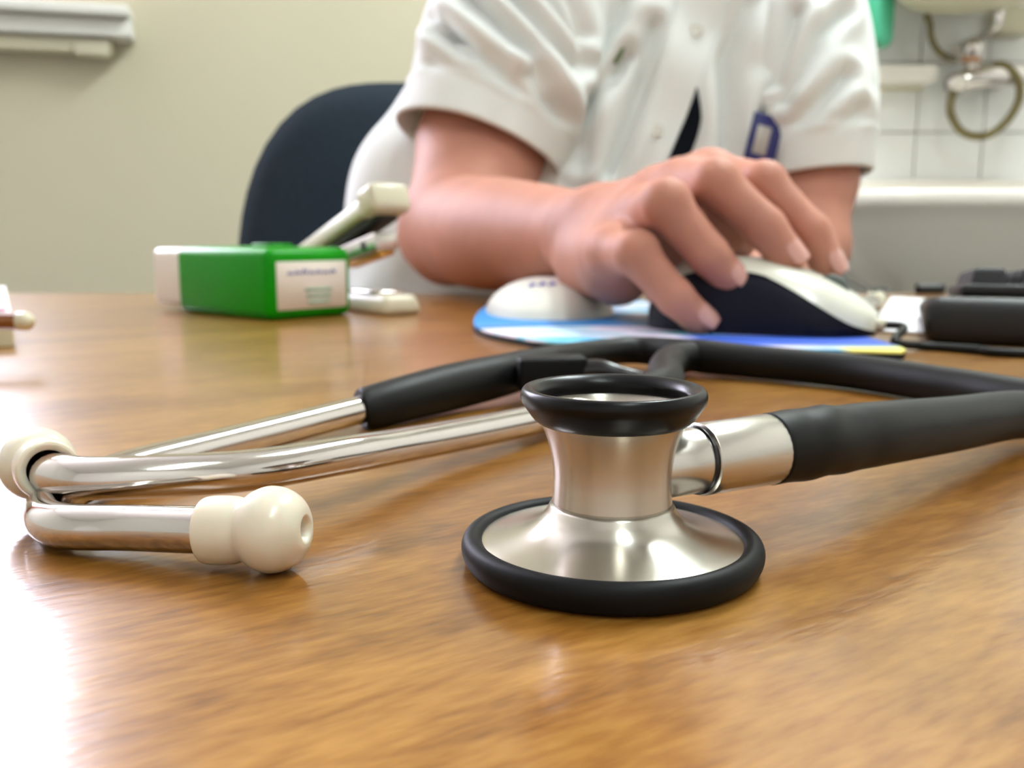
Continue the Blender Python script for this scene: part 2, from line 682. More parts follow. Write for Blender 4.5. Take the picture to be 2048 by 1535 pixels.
# ------------------------------------------------------------ desk
DY0, DY1, DX0, DX1 = -.03, .827, -.95, .95
desk = root('desk', 'honey coloured wooden desk with a glossy top under the stethoscope', 'desk', (0, .4, 0))
mk('desktop', *rbox((DX1 - DX0, DY1 - DY0, .028), .003, 3, pose(((DX0 + DX1) / 2, (DY0 + DY1) / 2, ZT - .028))), M['wood'], desk, smooth=False)
for x in (DX0 + .06, DX1 - .06):
    mk('side_panel', *rbox((.028, DY1 - DY0 - .1, ZT - .028), .002, 2, pose((x, (DY0 + DY1) / 2, 0))), M['wood'], desk, smooth=False)
mk('modesty_panel', *rbox((DX1 - DX0 - .16, .02, .4), .002, 2, pose((0, DY0 + .12, ZT - .43))), M['wood'], desk, smooth=False)

# ------------------------------------------------------------ stethoscope
CX, CY = 0.0155, 0.1430
st = root('stethoscope', 'stethoscope with steel chestpiece, black tubing and ivory ear tips lying on the desk', 'stethoscope', (CX, CY, ZT))
O = np.array([CX, CY, ZT])
# chestpiece
foot = smooth_prof([(.0206, .0026), (.0205, .0039), (.0196, .0043), (.0168, .0049), (.0139, .0057), (.0117, .0068), (.0104, .0081), (.0097, .0094)], 5) + [(.0096, .0096)]
cp = mk('chestpiece', *lathe([(.004, .0030)] + foot + [(.0080, .0098)], O), M['steel'], st, label='brushed steel chestpiece foot')
neck = smooth_prof([(.0091, .0098), (.00895, .0120), (.0089, .0142), (.0091, .0166), (.0096, .0190), (.0103, .0212), (.0112, .0232)], 5)
bowl = smooth_prof([(.0118, .0252), (.0104, .0240), (.0080, .0222), (.0050, .0208), (.0022, .0202)], 4)
bellp = [(.0078, .0097), (.0090, .0097)] + neck + bowl + [(.0011, .0185), (.0, .0185)]
mk('bell', *lathe([(r * 1.025, z) for r, z in bellp], O), M['steel'], cp, label='waisted steel bell')
mk('diaphragm', *lathe([(.0, .0012), (.0195, .0012), (.0195, .0030), (.0, .0030)], O), M['white_plastic'], cp)
rim = smooth_prof([(.0202, .0041), (.0208, .0047), (.0218, .0050), (.0229, .0045), (.0234, .0033), (.0232, .0018), (.0224, .0005), (.0212, .0), (.0198, .0002), (.0190, .0012)], 5)
mk('diaphragm_rim', *lathe(rim + [(.0198, .0030)], O, closed=True, seg=96), M['rubber'], cp, label='thick black rubber rim')
brim = smooth_prof([(.0113, .0226), (.0121, .0233), (.0131, .0247), (.0138, .0259), (.0139, .0270), (.0134, .0279), (.0125, .0279), (.0116, .0272), (.0112, .0264), (.0114, .0252)], 5)
mk('bell_rim', *lathe([(r * 1.02, z) for r, z in brim + [(.0122, .0244)]], O, closed=True, seg=80), M['bell_rubber'], cp, label='glossy black bell rim')
# stem
s0 = np.array([CX, CY, ZT + .0146])
s1 = tab(1562, 894, .0146)
sd = (s1 - s0) / np.linalg.norm(s1 - s0)
SL = np.linalg.norm(s1 - s0)
def stem_t(px):                     # distance along the stem where it passes pixel column px
    best = min(np.linspace(0, 2 * SL, 400), key=lambda t: abs(1024 + FPX * (s0 + sd * t)[0] / ((s0 + sd * t)[1] * math.cos(PITCH) + (CH - .0146) * math.sin(PITCH)) - px))
    return best
ta = stem_t(1392)
mk('stem', *lathe([(.0, .004), (.0054, .004), (.0054, ta - .0003)], s0, sd, 48), M['steel_plain'], st)
mk('stem_ring', *lathe([(.0050, ta - .0005), (.0057, ta - .0005), (.0057, ta), (.0050, ta + .0002)], s0, sd, 48), M['gloss_black'], st)
mk('stem_collar', *lathe([(.0048, ta + .0003), (.00595, ta + .0004), (.0060, ta + .0006), (.0061, SL - .0005), (.0058, SL), (.0045, SL)], s0, sd, 64), M['steel_plain'], st)
# tubing: from the stem round the loop to the Y
ret = [s1 - sd * .003, s1 + sd * .003, tab(1625, 884, .0146), tab(1690, 876, .0140), tab(1760, 866, .0135), tab(1900, 848, .0112), tab(2030, 829, .0085)]
loop = [np.array([.1335, .2275, ZT + .0070]), np.array([.1425, .2365, ZT + .0064]), np.array([.1440, .2490, ZT + .0060]), np.array([.1385, .2630, ZT + .0060])]
out = [tab(1900, 772, .0060), tab(1700, 742, .0060), tab(1500, 722, .0065), tab(1400, 712, .007), tab(1345, 706, .007)]
rad = [.0062, .0063, .0064, .0062, .0061, .0059, .0058] + [.0057] * 3 + [.0057, .0057, .0058, .0059, .0062, .0050]
V, F = tube(ret + loop + out, rad, 28, 10)
# slight ripples where the tube is pushed on the stem
c = (s1 + tab(1690, 876, .0140)) / 2
dd = np.linalg.norm(V - c, axis=1)
V[:, 2] += .00028 * np.sin((V[:, 0]) * 700 + 40 * V[:, 1]) * np.exp(-(dd / .010) ** 2)
mk('tubing', V, F, M['rubber_soft'], st)
# two branches of the Y
Y = tab(1390, 711, .007)
br1 = [tab(724, 819, .0052), tab(736, 816, .0054), tab(800, 799, .0064), tab(900, 774, .0072), tab(1000, 751, .0080), tab(1080, 730, .0082), tab(1160, 710, .0078), tab(1270, 700, .0072), Y]
mk('ear_tube_sleeve', *tube(br1, [.0052, .0058, .0062, .0068, .0066, .0060, .0050, .0052, .0060], 24, 8), M['rubber_soft'], st)
br2 = [tab(1112, 826, .0052), tab(1126, 823, .0055), tab(1210, 806, .0060), tab(1285, 790, .0066), tab(1328, 768, .0068), tab(1330, 742, .0070), tab(1345, 720, .0070), tab(1380, 713, .007)]
mk('ear_tube_sleeve', *tube(br2, [.0048, .0055, .0060, .0060, .0060, .0058, .0057, .0055], 24, 8), M['rubber_soft'], st)
# clip and leaf spring
cl = tab(1104, 744, .0088)
cl = at(1104, 744, cl[1] - .008)
sp = mk('spring_clip', *rbox((.0205, .010, .0098), .0012, 3, pose((cl[0], cl[1], cl[2] - .0050), R(6), 0, R(-1))), M['rubber'], st, label='boxy black clip')
y_ = cl[1]
spp = [at(1150, 745, y_), at(1195, 739, y_ - .002), at(1240, 748, y_ - .004), at(1290, 760, y_ - .006), at(1340, 770, y_ - .010), at(1360, 778, y_ - .014)]
mk('leaf_spring', *tube(spp, [.0034, .0032, .0026, .0024, .0024, .0022], 16, 8), M['gloss_black'], sp)
# ear tubes
RT = .0037
A = [at(70, 930, .171), at(84, 936, .165), at(112, 948, .160), at(180, 956, .157), at(300, 952, .158), at(500, 940, .165), at(700, 908, .180), at(850, 882, .200), at(1050, 843, .228), tab(1140, 820, .0052)]
etA = mk('ear_tube', *tube(A, RT, 24, 10), M['chrome'], st)
B = [tab(745, 813, .0055), tab(600, 850, .0050), tab(420, 895, .0048), tab(280, 930, .0046), tab(175, 964, .0042), tab(110, 1000, .0040), tab(92, 1030, .0040), tab(128, 1051, .0042), tab(260, 1055, .0047), tab(425, 1060, .0058)]
etB = mk('ear_tube', *tube(B, RT, 24, 10), M['chrome'], st)
# ear tips
tb0, tb1 = tab(410, 1060, .0058), tab(541, 1058, .0066)
ax = (tb1 - tb0) / np.linalg.norm(tb1 - tb0)
L1 = np.linalg.norm(tb1 - tb0)
tipprof = smooth_prof([(.0044, .0), (.0051, .0004), (.0053, .0022), (.0052, L1 * .45), (.0049, L1 * .60), (.0052, L1 * .68), (.0060, L1 * .80), (.0066, L1), (.0062, L1 + .0024), (.0050, L1 + .0044), (.0034, L1 + .0055), (.0021, L1 + .0058)], 5)
tip = [(.0035, .0006)] + tipprof + [(.0017, L1 + .0054), (.0014, L1 + .0030), (.0, L1 + .0028)]
mk('ear_tip', *lathe(tip, tb0, ax, 48), M['tip'], st, label='ivory ear tip facing the chestpiece')
ea0 = at(98, 940, .1600)
ea1 = at(70, 924, .1715)
ax2 = (ea1 - ea0) / np.linalg.norm(ea1 - ea0)
mk('ear_tip', *lathe([(r * 1.0, t) for r, t in tip], ea0, ax2, 48), M['tip'], st, label='ivory ear tip turned away from the chestpiece')

# ------------------------------------------------------------ mouse mat (frame u along, v across)
def pad_mat():
    m = bpy.data.materials.new('printed_mat')
    m.use_nodes = True
    nt = m.node_tree
    Lk = nt.links.new
    b = nt.nodes['Principled BSDF']
    b.inputs['Roughness'].default_value = .6
    tc = nt.nodes.new('ShaderNodeTexCoord')
    mp = nt.nodes.new('ShaderNodeMapping')
    mp.inputs['Scale'].default_value = (9, 34, 1)
    mp.inputs['Rotation'].default_value = (0, 0, R(17))
    Lk(tc.outputs['Object'], mp.inputs['Vector'])
    n = nt.nodes.new('ShaderNodeTexNoise')
    n.inputs['Scale'].default_value = 1.3
    n.inputs['Detail'].default_value = .5
    n.inputs['Distortion'].default_value = .8
    Lk(mp.outputs['Vector'], n.inputs['Vector'])
    rp = nt.nodes.new('ShaderNodeValToRGB')
    rp.color_ramp.interpolation = 'EASE'
    el = rp.color_ramp.elements
    el[0].position, el[0].color = .28, (*lin((20, 60, 190)), 1)
    el[1].position, el[1].color = .72, (*lin((30, 140, 200)), 1)
    for p, c in ((.36, (40, 150, 130)), (.43, (214, 208, 226)), (.56, (222, 216, 232)), (.60, (120, 200, 220))):
        x = el.new(p)
        x.color = (*lin(c), 1)
    Lk(n.outputs['Fac'], rp.inputs['Fac'])
    # yellow print towards the far end of the mat
    sx = nt.nodes.new('ShaderNodeSeparateXYZ')
    Lk(tc.outputs['Object'], sx.inputs[0])
    def mask(sock, lo, hi):
        q = nt.nodes.new('ShaderNodeMapRange')
        q.inputs['From Min'].default_value = lo
        q.inputs['From Max'].default_value = hi
        Lk(sock, q.inputs['Value'])
        return q.outputs[0]
    def blend(fac, c0, rgb):
        q = nt.nodes.new('ShaderNodeMixRGB')
        Lk(fac, q.inputs[0])
        Lk(c0, q.inputs[1])
        q.inputs[2].default_value = (*lin(rgb), 1)
        return q.outputs[0]
    def mult(a, c):
        q = nt.nodes.new('ShaderNodeMath')
        q.operation = 'MULTIPLY'
        Lk(a, q.inputs[0])
        Lk(c, q.inputs[1])
        return q.outputs[0]
    c1 = blend(mult(mask(sx.outputs['X'], .060, .066), mask(sx.outputs['Y'], -.125, -.132)), rp.outputs['Color'], (236, 226, 120))
    c2 = blend(mult(mask(sx.outputs['X'], .0, -.02), mask(sx.outputs['Y'], -.040, -.030)), c1, (30, 130, 200))
    c3 = blend(mult(mask(sx.outputs['X'], .0, .012), mult(mask(sx.outputs['Y'], -.128, -.120), mask(sx.outputs['Y'], -.06, -.09))), c2, (30, 80, 190))
    Lk(c3, b.inputs['Base Color'])
    return m


pc = np.array([.075, .53, ZT])
matr = root('mouse_mat', 'colourful printed mouse mat with padded white wrist rest under the hand', 'mouse mat', tuple(pc))
M['pad'] = pad_mat()


def local_part(name, V, F, m, parent, **kw):
    """mesh given in the parent's local frame"""
    return mk(name, np.asarray(V) + np.array(ORIG[parent.name]), F, m, parent, **kw)


mat_pts = [(.160, .387), (.154, .3855), (.10, .399), (.0233, .418), (.002, .440), (-.014, .472), (-.0205, .51), (-.0205, .58), (-.012, .655), (.02, .69), (.08, .69), (.13, .65), (.152, .58), (.161, .50), (.166, .42), (.164, .394)]
sp_ = spline(mat_pts + [mat_pts[0]], 5)[:-1]
rr_ = [(x - pc[0], y - pc[1]) for x, y in sp_]
local_part('foam_base', *solid_poly(rr_, 0.0, .0025), M['black_foam'], matr, smooth=False)
local_part('printed_top', *solid_poly(rr_, .0025, .0034), M['pad'], matr, smooth=False)
# wrist rest dome
nu, nv = 26, 48
DCX, DCY, DA, DB, DH = .0235 - pc[0], .602 - pc[1], .040, .076, .0205


def dome(x, y):
    rho = ((abs(x - DCX) / DA) ** 2.4 + (abs(y - DCY) / DB) ** 2.4) ** (1 / 2.4)
    return .0036 + DH * max(0, 1 - min(1, rho) ** 2.2) ** .62


V = []
for i in range(nu + 1):
    rho = i / nu
    for j in range(nv):
        a = 2 * math.pi * j / nv
        ca, sa = math.cos(a), math.sin(a)
        e = (abs(ca) ** 2.4 + abs(sa) ** 2.4) ** (-1 / 2.4)
        V.append((DCX + DA * rho * e * ca, DCY + DB * rho * e * sa, .0034 + DH * (1 - rho ** 2.2) ** .62))
local_part('wrist_rest', V, grid_faces(nu + 1, nv, True), M['rest_white'], matr, label='padded white wrist rest')
for k in range(3):
    q = [(DCX - .014 + .006 * k + dx, DCY - .040 + dy) for dx, dy in ((0, 0), (.004, .003), (.002, .007))]
    local_part('printed_mark', *tube([(x, y, dome(x, y)) for x, y in q], .0008, 6, 3), M['blue_ink'], matr)

# ------------------------------------------------------------ mouse
mo = np.array([.1240, .4775, ZT + .0034])
mouse = root('computer_mouse', 'white and midnight blue wired mouse held under the hand', 'mouse', tuple(mo))
mouse.rotation_euler = (0, 0, R(-26))
ML, MW, MH = .113, .062, .0365


def mouse_pt(t, p, grow=0.):
    """t 0..1 back to front, p 0..1 from the near side up and over"""
    s = 2 * t - 1
    wd = (MW / 2) * (1 - abs(s) ** 3.2 * (1 if s < 0 else .92)) ** .5 * (1 - .04 * s)
    hh = MH * max(0.0, (1 - abs((t - .36) / (.36 if t < .36 else .70)) ** (2.6 if t < .36 else 2.0))) ** (.5 if t < .36 else .75)
    hh = max(hh, .0135 * max(0, 1 - abs(s) ** 8))
    a = math.pi * p
    ca, sa = math.cos(a), math.sin(a)
    y = -math.copysign(abs(ca) ** .62, ca) * wd
    z = abs(sa) ** .75 * hh
    return ((t - .5) * ML, y * (1 + grow / max(wd, .004)), z + grow * sa)


def seam(t):
    return .21 + .07 * math.sin(math.pi * min(1, t * 1.1)) - .17 * max(0, t - .55) / .45


def mouse_patch(p0, p1, grow, nt=36, npp=22, t0=0.0, t1=1.0):
    V = []
    for i in range(nt):
        t = t0 + (t1 - t0) * (.5 - .5 * math.cos(math.pi * (.01 + .98 * i / (nt - 1))))
        a, b = p0(t), p1(t)
        for j in range(npp):
            V.append(mouse_pt(t, a + (b - a) * j / (npp - 1), grow))
    return V, grid_faces(nt, npp)


sh = lambda d: (lambda t: seam(t) + d)
shm = lambda d: (lambda t: 1 - seam(t) - d)
body = mouse_patch(lambda t: 0.0, lambda t: 1.0, -.0006)
n0 = len(body[0])
local_part('mouse_body', body[0], [f[::-1] for f in body[1]], M['navy_dark'], mouse)
nb = 22
local_part('mouse_base', *solid_poly([(x * .98, y * .98) for x, y in round_rect(ML * .96, MW * .93, .024, 6)], 0, .004), M['navy_dark'], mouse, smooth=False)
top = mouse_patch(sh(0), shm(0), .0004)
local_part('top_shell', top[0], [f[::-1] for f in top[1]], M['mouse_white'], mouse, label='glossy off-white top shell')
wx, _, wz = mouse_pt(.80, .5)
local_part('scroll_wheel', *lathe([(.0, -.0035), (.0085, -.0035), (.0092, -.002), (.0092, .002), (.0085, .0035), (.0, .0035)], (wx, 0, wz - .0062), (0, 1, 0), 28), M['wheel'], mouse)
fx, _, fz = mouse_pt(.985, .5)
local_part('cable_boot', *tube([(ML / 2 - .008, -.006, .0060), (ML / 2 - .001, -.006, .0056), (ML / 2 + .004, -.006, .005)], [.0045, .0034, .0026], 14, 3), M['ivory'], mouse)
# cable: from the mouse front to the right, past the keyboard
mc = Matrix.Translation(Vector(mo)) @ Matrix.Rotation(mouse.rotation_euler.z, 4, 'Z')
c0 = np.array(mc @ Vector((ML / 2 + .002, -.006, .0052)))
c0b = np.array(mc @ Vector((ML / 2 + .012, -.007, .0045)))
cab = [c0, c0b, tab(1790, 683, .0045), tab(1850, 692, .002), tab(1950, 699, .002), tab(2060, 707, .002), np.array([.33, .352, ZT + .002]), np.array([.50, .29, ZT + .002])]
cabV, cabF = tube(cab, .0019, 12, 8)
icm = np.array(mc.inverted())
local_part('cable', xf(cabV, icm), cabF, M['rubber_soft'], mouse)

# ------------------------------------------------------------ keyboard
kb0 = tab(1846, 688)
KW, KD = .44, .155
kyaw = R(-22)
kdir = np.array([math.cos(kyaw), math.sin(kyaw), 0])
kper = np.array([-math.sin(kyaw), math.cos(kyaw), 0])
kc = kb0 + kdir * KW / 2 + kper * KD / 2
kb = root('keyboard', 'black computer keyboard seen from behind at the desk edge of frame', 'keyboard', tuple(kc))
kb['label'] = 'black computer keyboard to the right of the mouse'
kb.rotation_euler = (0, 0, kyaw)
V, F = rbox((KW, KD, .0225), .007, 4)
V[:, 2] = np.where(V[:, 2] > .012, V[:, 2] - (V[:, 1] + KD / 2) / KD * .010, V[:, 2])
local_part('case', V, F, M['black'], kb)
V, F = rbox((KW - .026, KD - .022, .006), .002, 2)
V[:, 0] += .002
V[:, 2] += .0225 - (V[:, 1] + KD / 2) / KD * .009
local_part('key_bed', V, F, M['black'], kb)
kV, kF = rbox((.0168, .0168, .009), .0018, 2, taper=(.78, .8))
key_me = bpy.data.meshes.new('key')
key_me.from_pydata([tuple(v) for v in kV], [], [tuple(f) for f in kF])
key_me.materials.append(M['key'])
for r_ in range(6):
    for c_ in range(20):
        if r_ == 0 and c_ in (4, 9, 14):
            continue
        if r_ == 5 and c_ in (6, 7, 8, 9):
            continue
        k_ = bpy.data.objects.new('key', key_me)
        COL.objects.link(k_)
        k_.parent = kb
        yy = -KD / 2 + .024 + .0196 * r_ + (.004 if r_ else 0)
        k_.location = (-KW / 2 + .027 + .0200 * c_, yy, .0272 - (yy + KD / 2) / KD * .009)
        k_.rotation_euler = (R(-4), 0, 0)

# ------------------------------------------------------------ sheet of paper and small things behind the mouse
pa, pb = tab(1738, 664), tab(1790, 583)
pu = (pb - pa) / np.linalg.norm(pb - pa)
pr = np.array([pu[1], -pu[0], 0])
V, F = [], []
n1, n2 = 12, 8
for i in range(n1 + 1):
    for j in range(n2 + 1):
        p = pa + pu * .29 * i / n1 + pr * .20 * j / n2
        V.append(p + np.array([0, 0, .0010 + .0006 * math.sin(i * .9) * math.sin(j * 1.1)]))
nV = len(V)
V = np.vstack([V, np.array(V) - np.array([0, 0, .0003])])
F = grid_faces(n1 + 1, n2 + 1)
F = [f[::-1] for f in F] + [tuple(i + nV for i in f) for f in F]
tag(mk('sheet_of_paper', V, F, M['paper']), 'white sheet of paper lying between mouse and keyboard', 'paper')
# metal clip lying by the paper
q0, q1 = tab(1722, 612, .0065), tab(1775, 586, .0075)
qd = (q1 - q0) / np.linalg.norm(q1 - q0)
pen = root('pen', 'metal tipped pen lying behind the front of the mouse', 'pen', tuple(q0 - np.array([0, 0, .006])))
mk('barrel', *lathe([(.0, -.02), (.0045, -.02), (.0048, -.015), (.0048, .045), (.0042, .05)], q0, qd, 20), M['steel_plain'], pen)
mk('cap', *lathe([(.0042, .05), (.0055, .051), (.0060, .058), (.0055, .075), (.003, .083), (.0, .084)], q0, qd, 20), M['enamel'], pen)
mk('clip', *tube([q0 + qd * .052 + np.array([0, 0, .006]), q0 + qd * .07 + np.array([.003, 0, .007]), q0 + qd * .088 + np.array([.006, 0, .006])], .0013, 8, 3), M['black'], pen)
m0, m1 = at(1832, 574, .815), at(1888, 576, .812)
m0[2] = m1[2] = ZT + .0044
V, F = tube([m0, (m0 + m1) / 2, m1], .0042, 14, 3)
tag(mk('dark_slot_bar', V, F, M['black']), 'short black bar in place of a dark slot near the far edge behind the paper', 'dark_bar')  # plain black bar standing in for an unidentified dark slot

# ------------------------------------------------------------ green box
GN = tab(540, 643)
yg = R(138)                                   # direction of its long side
gl = np.array([math.cos(yg), math.sin(yg), 0])
gr = np.array([math.sin(yg), -math.cos(yg), 0])
GLn, GWd, GH = .142, .062, .0425
gc = GN + gl * GLn / 2 + gr * GWd / 2
gb = root('green_box', 'small green plastic box with white end and printed label', 'box', tuple(gc))
gb.rotation_euler = (0, 0, yg)
# local frame: x along the long side, y towards -gr
V, F = rbox((GLn - .036, GWd, GH), .006, 4)
V[:, 0] += -.018
local_part('green_sleeve', V, F, M['green'], gb)
V, F = rbox((.060, GWd - .005, GH - .004), .005, 4)
V[:, 0] += GLn / 2 - .030
V[:, 2] += .003
local_part('white_end', V, F, M['white_plastic'], gb)
for z in (.012, .021, .030):
    V, F = rbox((.0015, GWd - .016, .0022), .0004, 1)
    V[:, 0] += GLn / 2
    V[:, 2] += z
    local_part('groove', V, F, M['steel_plain'], gb)
V, F = rbox((.0008, GWd - .011, GH - .014), .0003, 1)
V[:, 0] += -GLn / 2 - .0002
V[:, 2] += .006
lab = local_part('label', V, F, M['label'], gb, label='white printed label on the end of the box')
xl = -GLn / 2 - .0007
rs = random.Random(3)
for k in range(7):
    y0 = GWd / 2 - .013 - k * .0052
    h_ = (.0030, .0042, .0060, .0036, .0044, .0034, .0048)[k]
    V, F = tube([(xl, y0, .0268), (xl, y0 - .0012, .0268 + h_ * .5), (xl, y0 - .0026, .0268 + h_ * .1), (xl, y0 - .0040, .0268 + h_ * .45)], .00045, 6, 4)
    local_part('lettering', V, F, M['blue_ink'], lab)
for k in range(3):
    V, F = rbox((.0004, .020 - .002 * k, .0020), 0, 1)
    V[:, 0] += xl
    V[:, 1] += -.004
    V[:, 2] += .0165 - .0038 * k
    local_part('lettering', V, F, M['green_ink'], lab)
V, F = rbox((.022, .016, .003), .001, 2)
V[:, 0] += -.03
V[:, 2] += GH - .0008
local_part('tab', V, F, M['green'], gb)

# ------------------------------------------------------------ stapler, open
SF = np.array([-.072, .606, ZT])
SH = np.array([-.154, .712, ZT])
sdv = (SF - SH) / np.linalg.norm(SF - SH)
SLn = np.linalg.norm(SF - SH)
syaw = math.atan2(sdv[1], sdv[0])
stp = root('stapler', 'ivory stapler standing open behind the green box', 'stapler', tuple(SH))
stp.rotation_euler = (0, 0, syaw)
V, F = rbox((SLn + .012, .030, .0125), .0045, 4, taper=(.97, .8))
V[:, 0] += SLn / 2
local_part('base', V, F, M['ivory'], stp)
V, F = rbox((.040, .022, .003), .001, 2)
V[:, 0] += SLn - .030
V[:, 2] += .0115
local_part('anvil', V, F, M['chrome'], stp)
local_part('hinge', *rbox((.022, .024, .030), .004, 3), M['ivory'], stp)
rise = R(18.5)


def arm_part(name, size, off, m, bev=.002, tap=None, **kw):
    V, F = rbox(size, bev, 3, taper=tap)
    V[:, 0] += size[0] / 2
    V = V + np.array(off)
    Mx = Matrix.Translation((0, 0, .022)) @ Matrix.Rotation(-rise, 4, 'Y')
    return local_part(name, xf(V, Mx), F, m, stp, **kw)


arm_part('arm_cover', (.137, .026, .014), (0, 0, .003), M['ivory'], .004, (.99, .75))
arm_part('arm_head', (.022, .029, .019), (.116, 0, 0), M['ivory'], .0045)
arm_part('staple_spring', (.118, .016, .006), (.01, 0, -.003), M['black'], .001)
Mz = Matrix.Translation((0, 0, .016)) @ Matrix.Rotation(-(rise - .12), 4, 'Y')
V, F = rbox((.124, .017, .011), .001, 2)
V[:, 0] += .062
mg = local_part('magazine', xf(V, Mz), F, M['steel_plain'], stp)
V, F = rbox((.05, .012, .003), .0006, 1)
V[:, 0] += .097
V[:, 2] += -.003
local_part('brass_plate', xf(V, Mz), F, M['brass'], mg)
V, F = lathe([(0, -.0092), (.003, -.0092), (.003, .0092), (0, .0092)], (.108, 0, .0055), (0, 1, 0), 14)
local_part('rivet', xf(V, Mz), F, M['black'], mg)

# ------------------------------------------------------------ note block at the left edge
nb0 = tab(30, 693)
nbk = root('note_block', 'thick block of note paper on the desk left of the green box', 'note block', tuple(nb0))
nbk.rotation_euler = (0, 0, R(29))
V, F = rbox((.10, .09, .0125), .0008, 2)
local_part('paper_block', V + np.array([-.05, .045, 0]), F, M['cardboard'], nbk, smooth=False)
V = []
for i in range(9):
    for j in range(9):
        x, y = -.10 + .1 * i / 8, .09 * j / 8
        V.append((x, y, .0135 + .012 * (max(0, -.03 - x) / .05) ** 1.5 + .010 * (y / .09) ** 2))
V = np.array(V)
nn = len(V)
V = np.vstack([V, V - np.array([0, 0, .0005])])
F = grid_faces(9, 9)
local_part('top_sheet', V, [f[::-1] for f in F] + [tuple(q + nn for q in f) for f in F], M['paper'], nbk)
V2 = []
for i in range(9):
    x = -.10 + .098 * i / 8
    for w_ in (-.004, .004):
        y = .03 + w_ + .02 * (1 - i / 8)
        V2.append((x, y, .0143 + .012 * (max(0, -.03 - x) / .05) ** 1.5 + .010 * (y / .09) ** 2))
local_part('pink_stripe', V2, grid_faces(9, 2), M['pink'], nbk)
pp0, pp1 = tab(-60, 640, .018), tab(46, 642, .0175)
V, F = tube([pp0, pp0 * .5 + pp1 * .5, pp1], [.0034, .0034, .0034], 8, 2)
pcl = root('pencil', 'brown pencil lying on the note block', 'pencil', tuple(pp0 - np.array([0, 0, .004])))
mk('shaft', V, F, M['pencil'], pcl, smooth=False)
d_ = (pp1 - pp0) / np.linalg.norm(pp1 - pp0)
mk('end_cap', *lathe([(.0, .0), (.0036, .0), (.0036, .004), (.002, .006), (0, .0062)], pp1 - d_ * .002, d_, 14), M['enamel'], pcl)

# ------------------------------------------------------------ office chair
chair = root('office_chair', 'charcoal fabric office chair behind the seated person', 'chair', (-.03, 1.36, 0))
BW, BH = .48, .575
bc = np.array([-.128, 1.30, ZT - .328])
nr, na = 16, 64
V = []
def back_outline(a):
    ca, sa = math.cos(a), math.sin(a)
    e = 3.4 if sa > 0 else 4.5
    r = (abs(ca) ** e + abs(sa) ** e) ** (-1 / e)
    x, z = r * ca * BW / 2, r * sa * BH / 2
    x *= 1.02 - .16 * max(0, (z / (BH / 2))) ** 1.8
    return x, z
for side in (1, -1):
    for i in range(nr + 1):
        rho = i / nr
        for j in range(na):
            x, z = back_outline(2 * math.pi * j / na)
            x, z = x * rho, z * rho
            th = .034 * (1 - rho ** 5) ** .5
            y = -th * side + .35 * x * x - .10 * z * z + .012 * math.cos(z * 9)
            V.append((x, y, z))
F = grid_faces(nr + 1, na, True)
n = (nr + 1) * na
F = [f[::-1] for f in F] + [tuple(i + n for i in f) for f in F]
V = xf(np.array(V), pose((bc[0], bc[1], bc[2] + BH / 2), R(8), R(-4)))
mk('backrest', V, F, M['chair'], chair)
mk('seat', *rbox((.48, .46, .07), .03, 5, pose((.04, 1.02, .40), R(6))), M['chair'], chair)
mk('back_post', *tube([(-.03, 1.12, .40), (-.06, 1.36, .40), (-.08, 1.385, .50), (-.10, 1.345, .72)], .018, 12, 5), M['chair_base'], chair)
mk('gas_column', *lathe([(.0, .08), (.03, .08), (.03, .22), (.02, .22), (.02, .41), (0, .41)], (.03, 1.04, 0), (0, 0, 1), 24), M['chair_base'], chair)
for k in range(5):
    a = R(72 * k + 20)
    e_ = np.array([.03 + .29 * math.cos(a), 1.04 + .29 * math.sin(a), .075])
    lg = mk('base_leg', *tube([(.03, 1.04, .10), tuple((np.array([.03, 1.04, .095]) + e_) / 2), tuple(e_)], [.024, .02, .014], 10, 3), M['chair_base'], chair)
    mk('caster', *lathe([(0, -.018), (.028, -.018), (.030, -.01), (.030, .01), (.028, .018), (0, .018)], (e_[0], e_[1], .031), (math.cos(a + 1), math.sin(a + 1), 0), 18), M['chair_base'], lg)

# ------------------------------------------------------------ person
person = root('person', 'seated person in a white short sleeved coat using the mouse', 'person', (.10, 1.02, .47))
# -- body: one continuous surface
fx_ = np.concatenate([np.arange(-.22, .02, .005), np.arange(.02, .19, .0018), np.arange(.19, .42, .005)])
fy_ = np.concatenate([np.arange(.42, .625, .0018), np.arange(.625, 1.22, .005)])
fz_ = np.concatenate([np.arange(.44, ZT - .005, .007), np.arange(ZT - .005, ZT + .105, .0018), np.arange(ZT + .105, 1.62, .006)])
BF = Field(fx_, fy_, fz_)
# torso, hips, neck, head (leaning over the desk)
yq = ((0, 1, 0), 1.7)
BF.cone((.05, 1.06, .63), (.10, 1.04, .80), .150, .165, .05, yq)
BF.cone((.10, 1.04, .80), (.14, 1.02, 1.02), .165, .165, .05, yq)
BF.cone((.03, 1.03, 1.05), (.23, 1.03, 1.05), .05, .05, .05)
BF.cone((.14, 1.02, 1.05), (.15, .985, 1.21), .058, .055, .03)
BF.cone((.15, .97, 1.25), (.15, .955, 1.33), .066, .072, .03)
BF.cone((.15, .985, 1.36), (.15, .985, 1.37), .088, .088, .04)
BF.cone((.15, .905, 1.245), (.15, .91, 1.25), .030, .030, .03)      # chin
BF.cone((.15, .888, 1.335), (.15, .872, 1.295), .008, .013, .012)   # nose
for s_ in (-1, 1):
    BF.cone((.15 + s_ * .032, .884, 1.336), (.15 + s_ * .034, .884, 1.336), .012, .012, .012, cut=True)
    BF.cone((.15 + s_ * .032, .897, 1.336), (.15 + s_ * .033, .897, 1.336), .012, .012, .004)
    BF.cone((.15 + s_ * .083, .975, 1.345), (.15 + s_ * .084, .975, 1.30), .014, .009, .006)
BF.cone((.128, .880, 1.268), (.172, .880, 1.268), .003, .003, .004, cut=True)
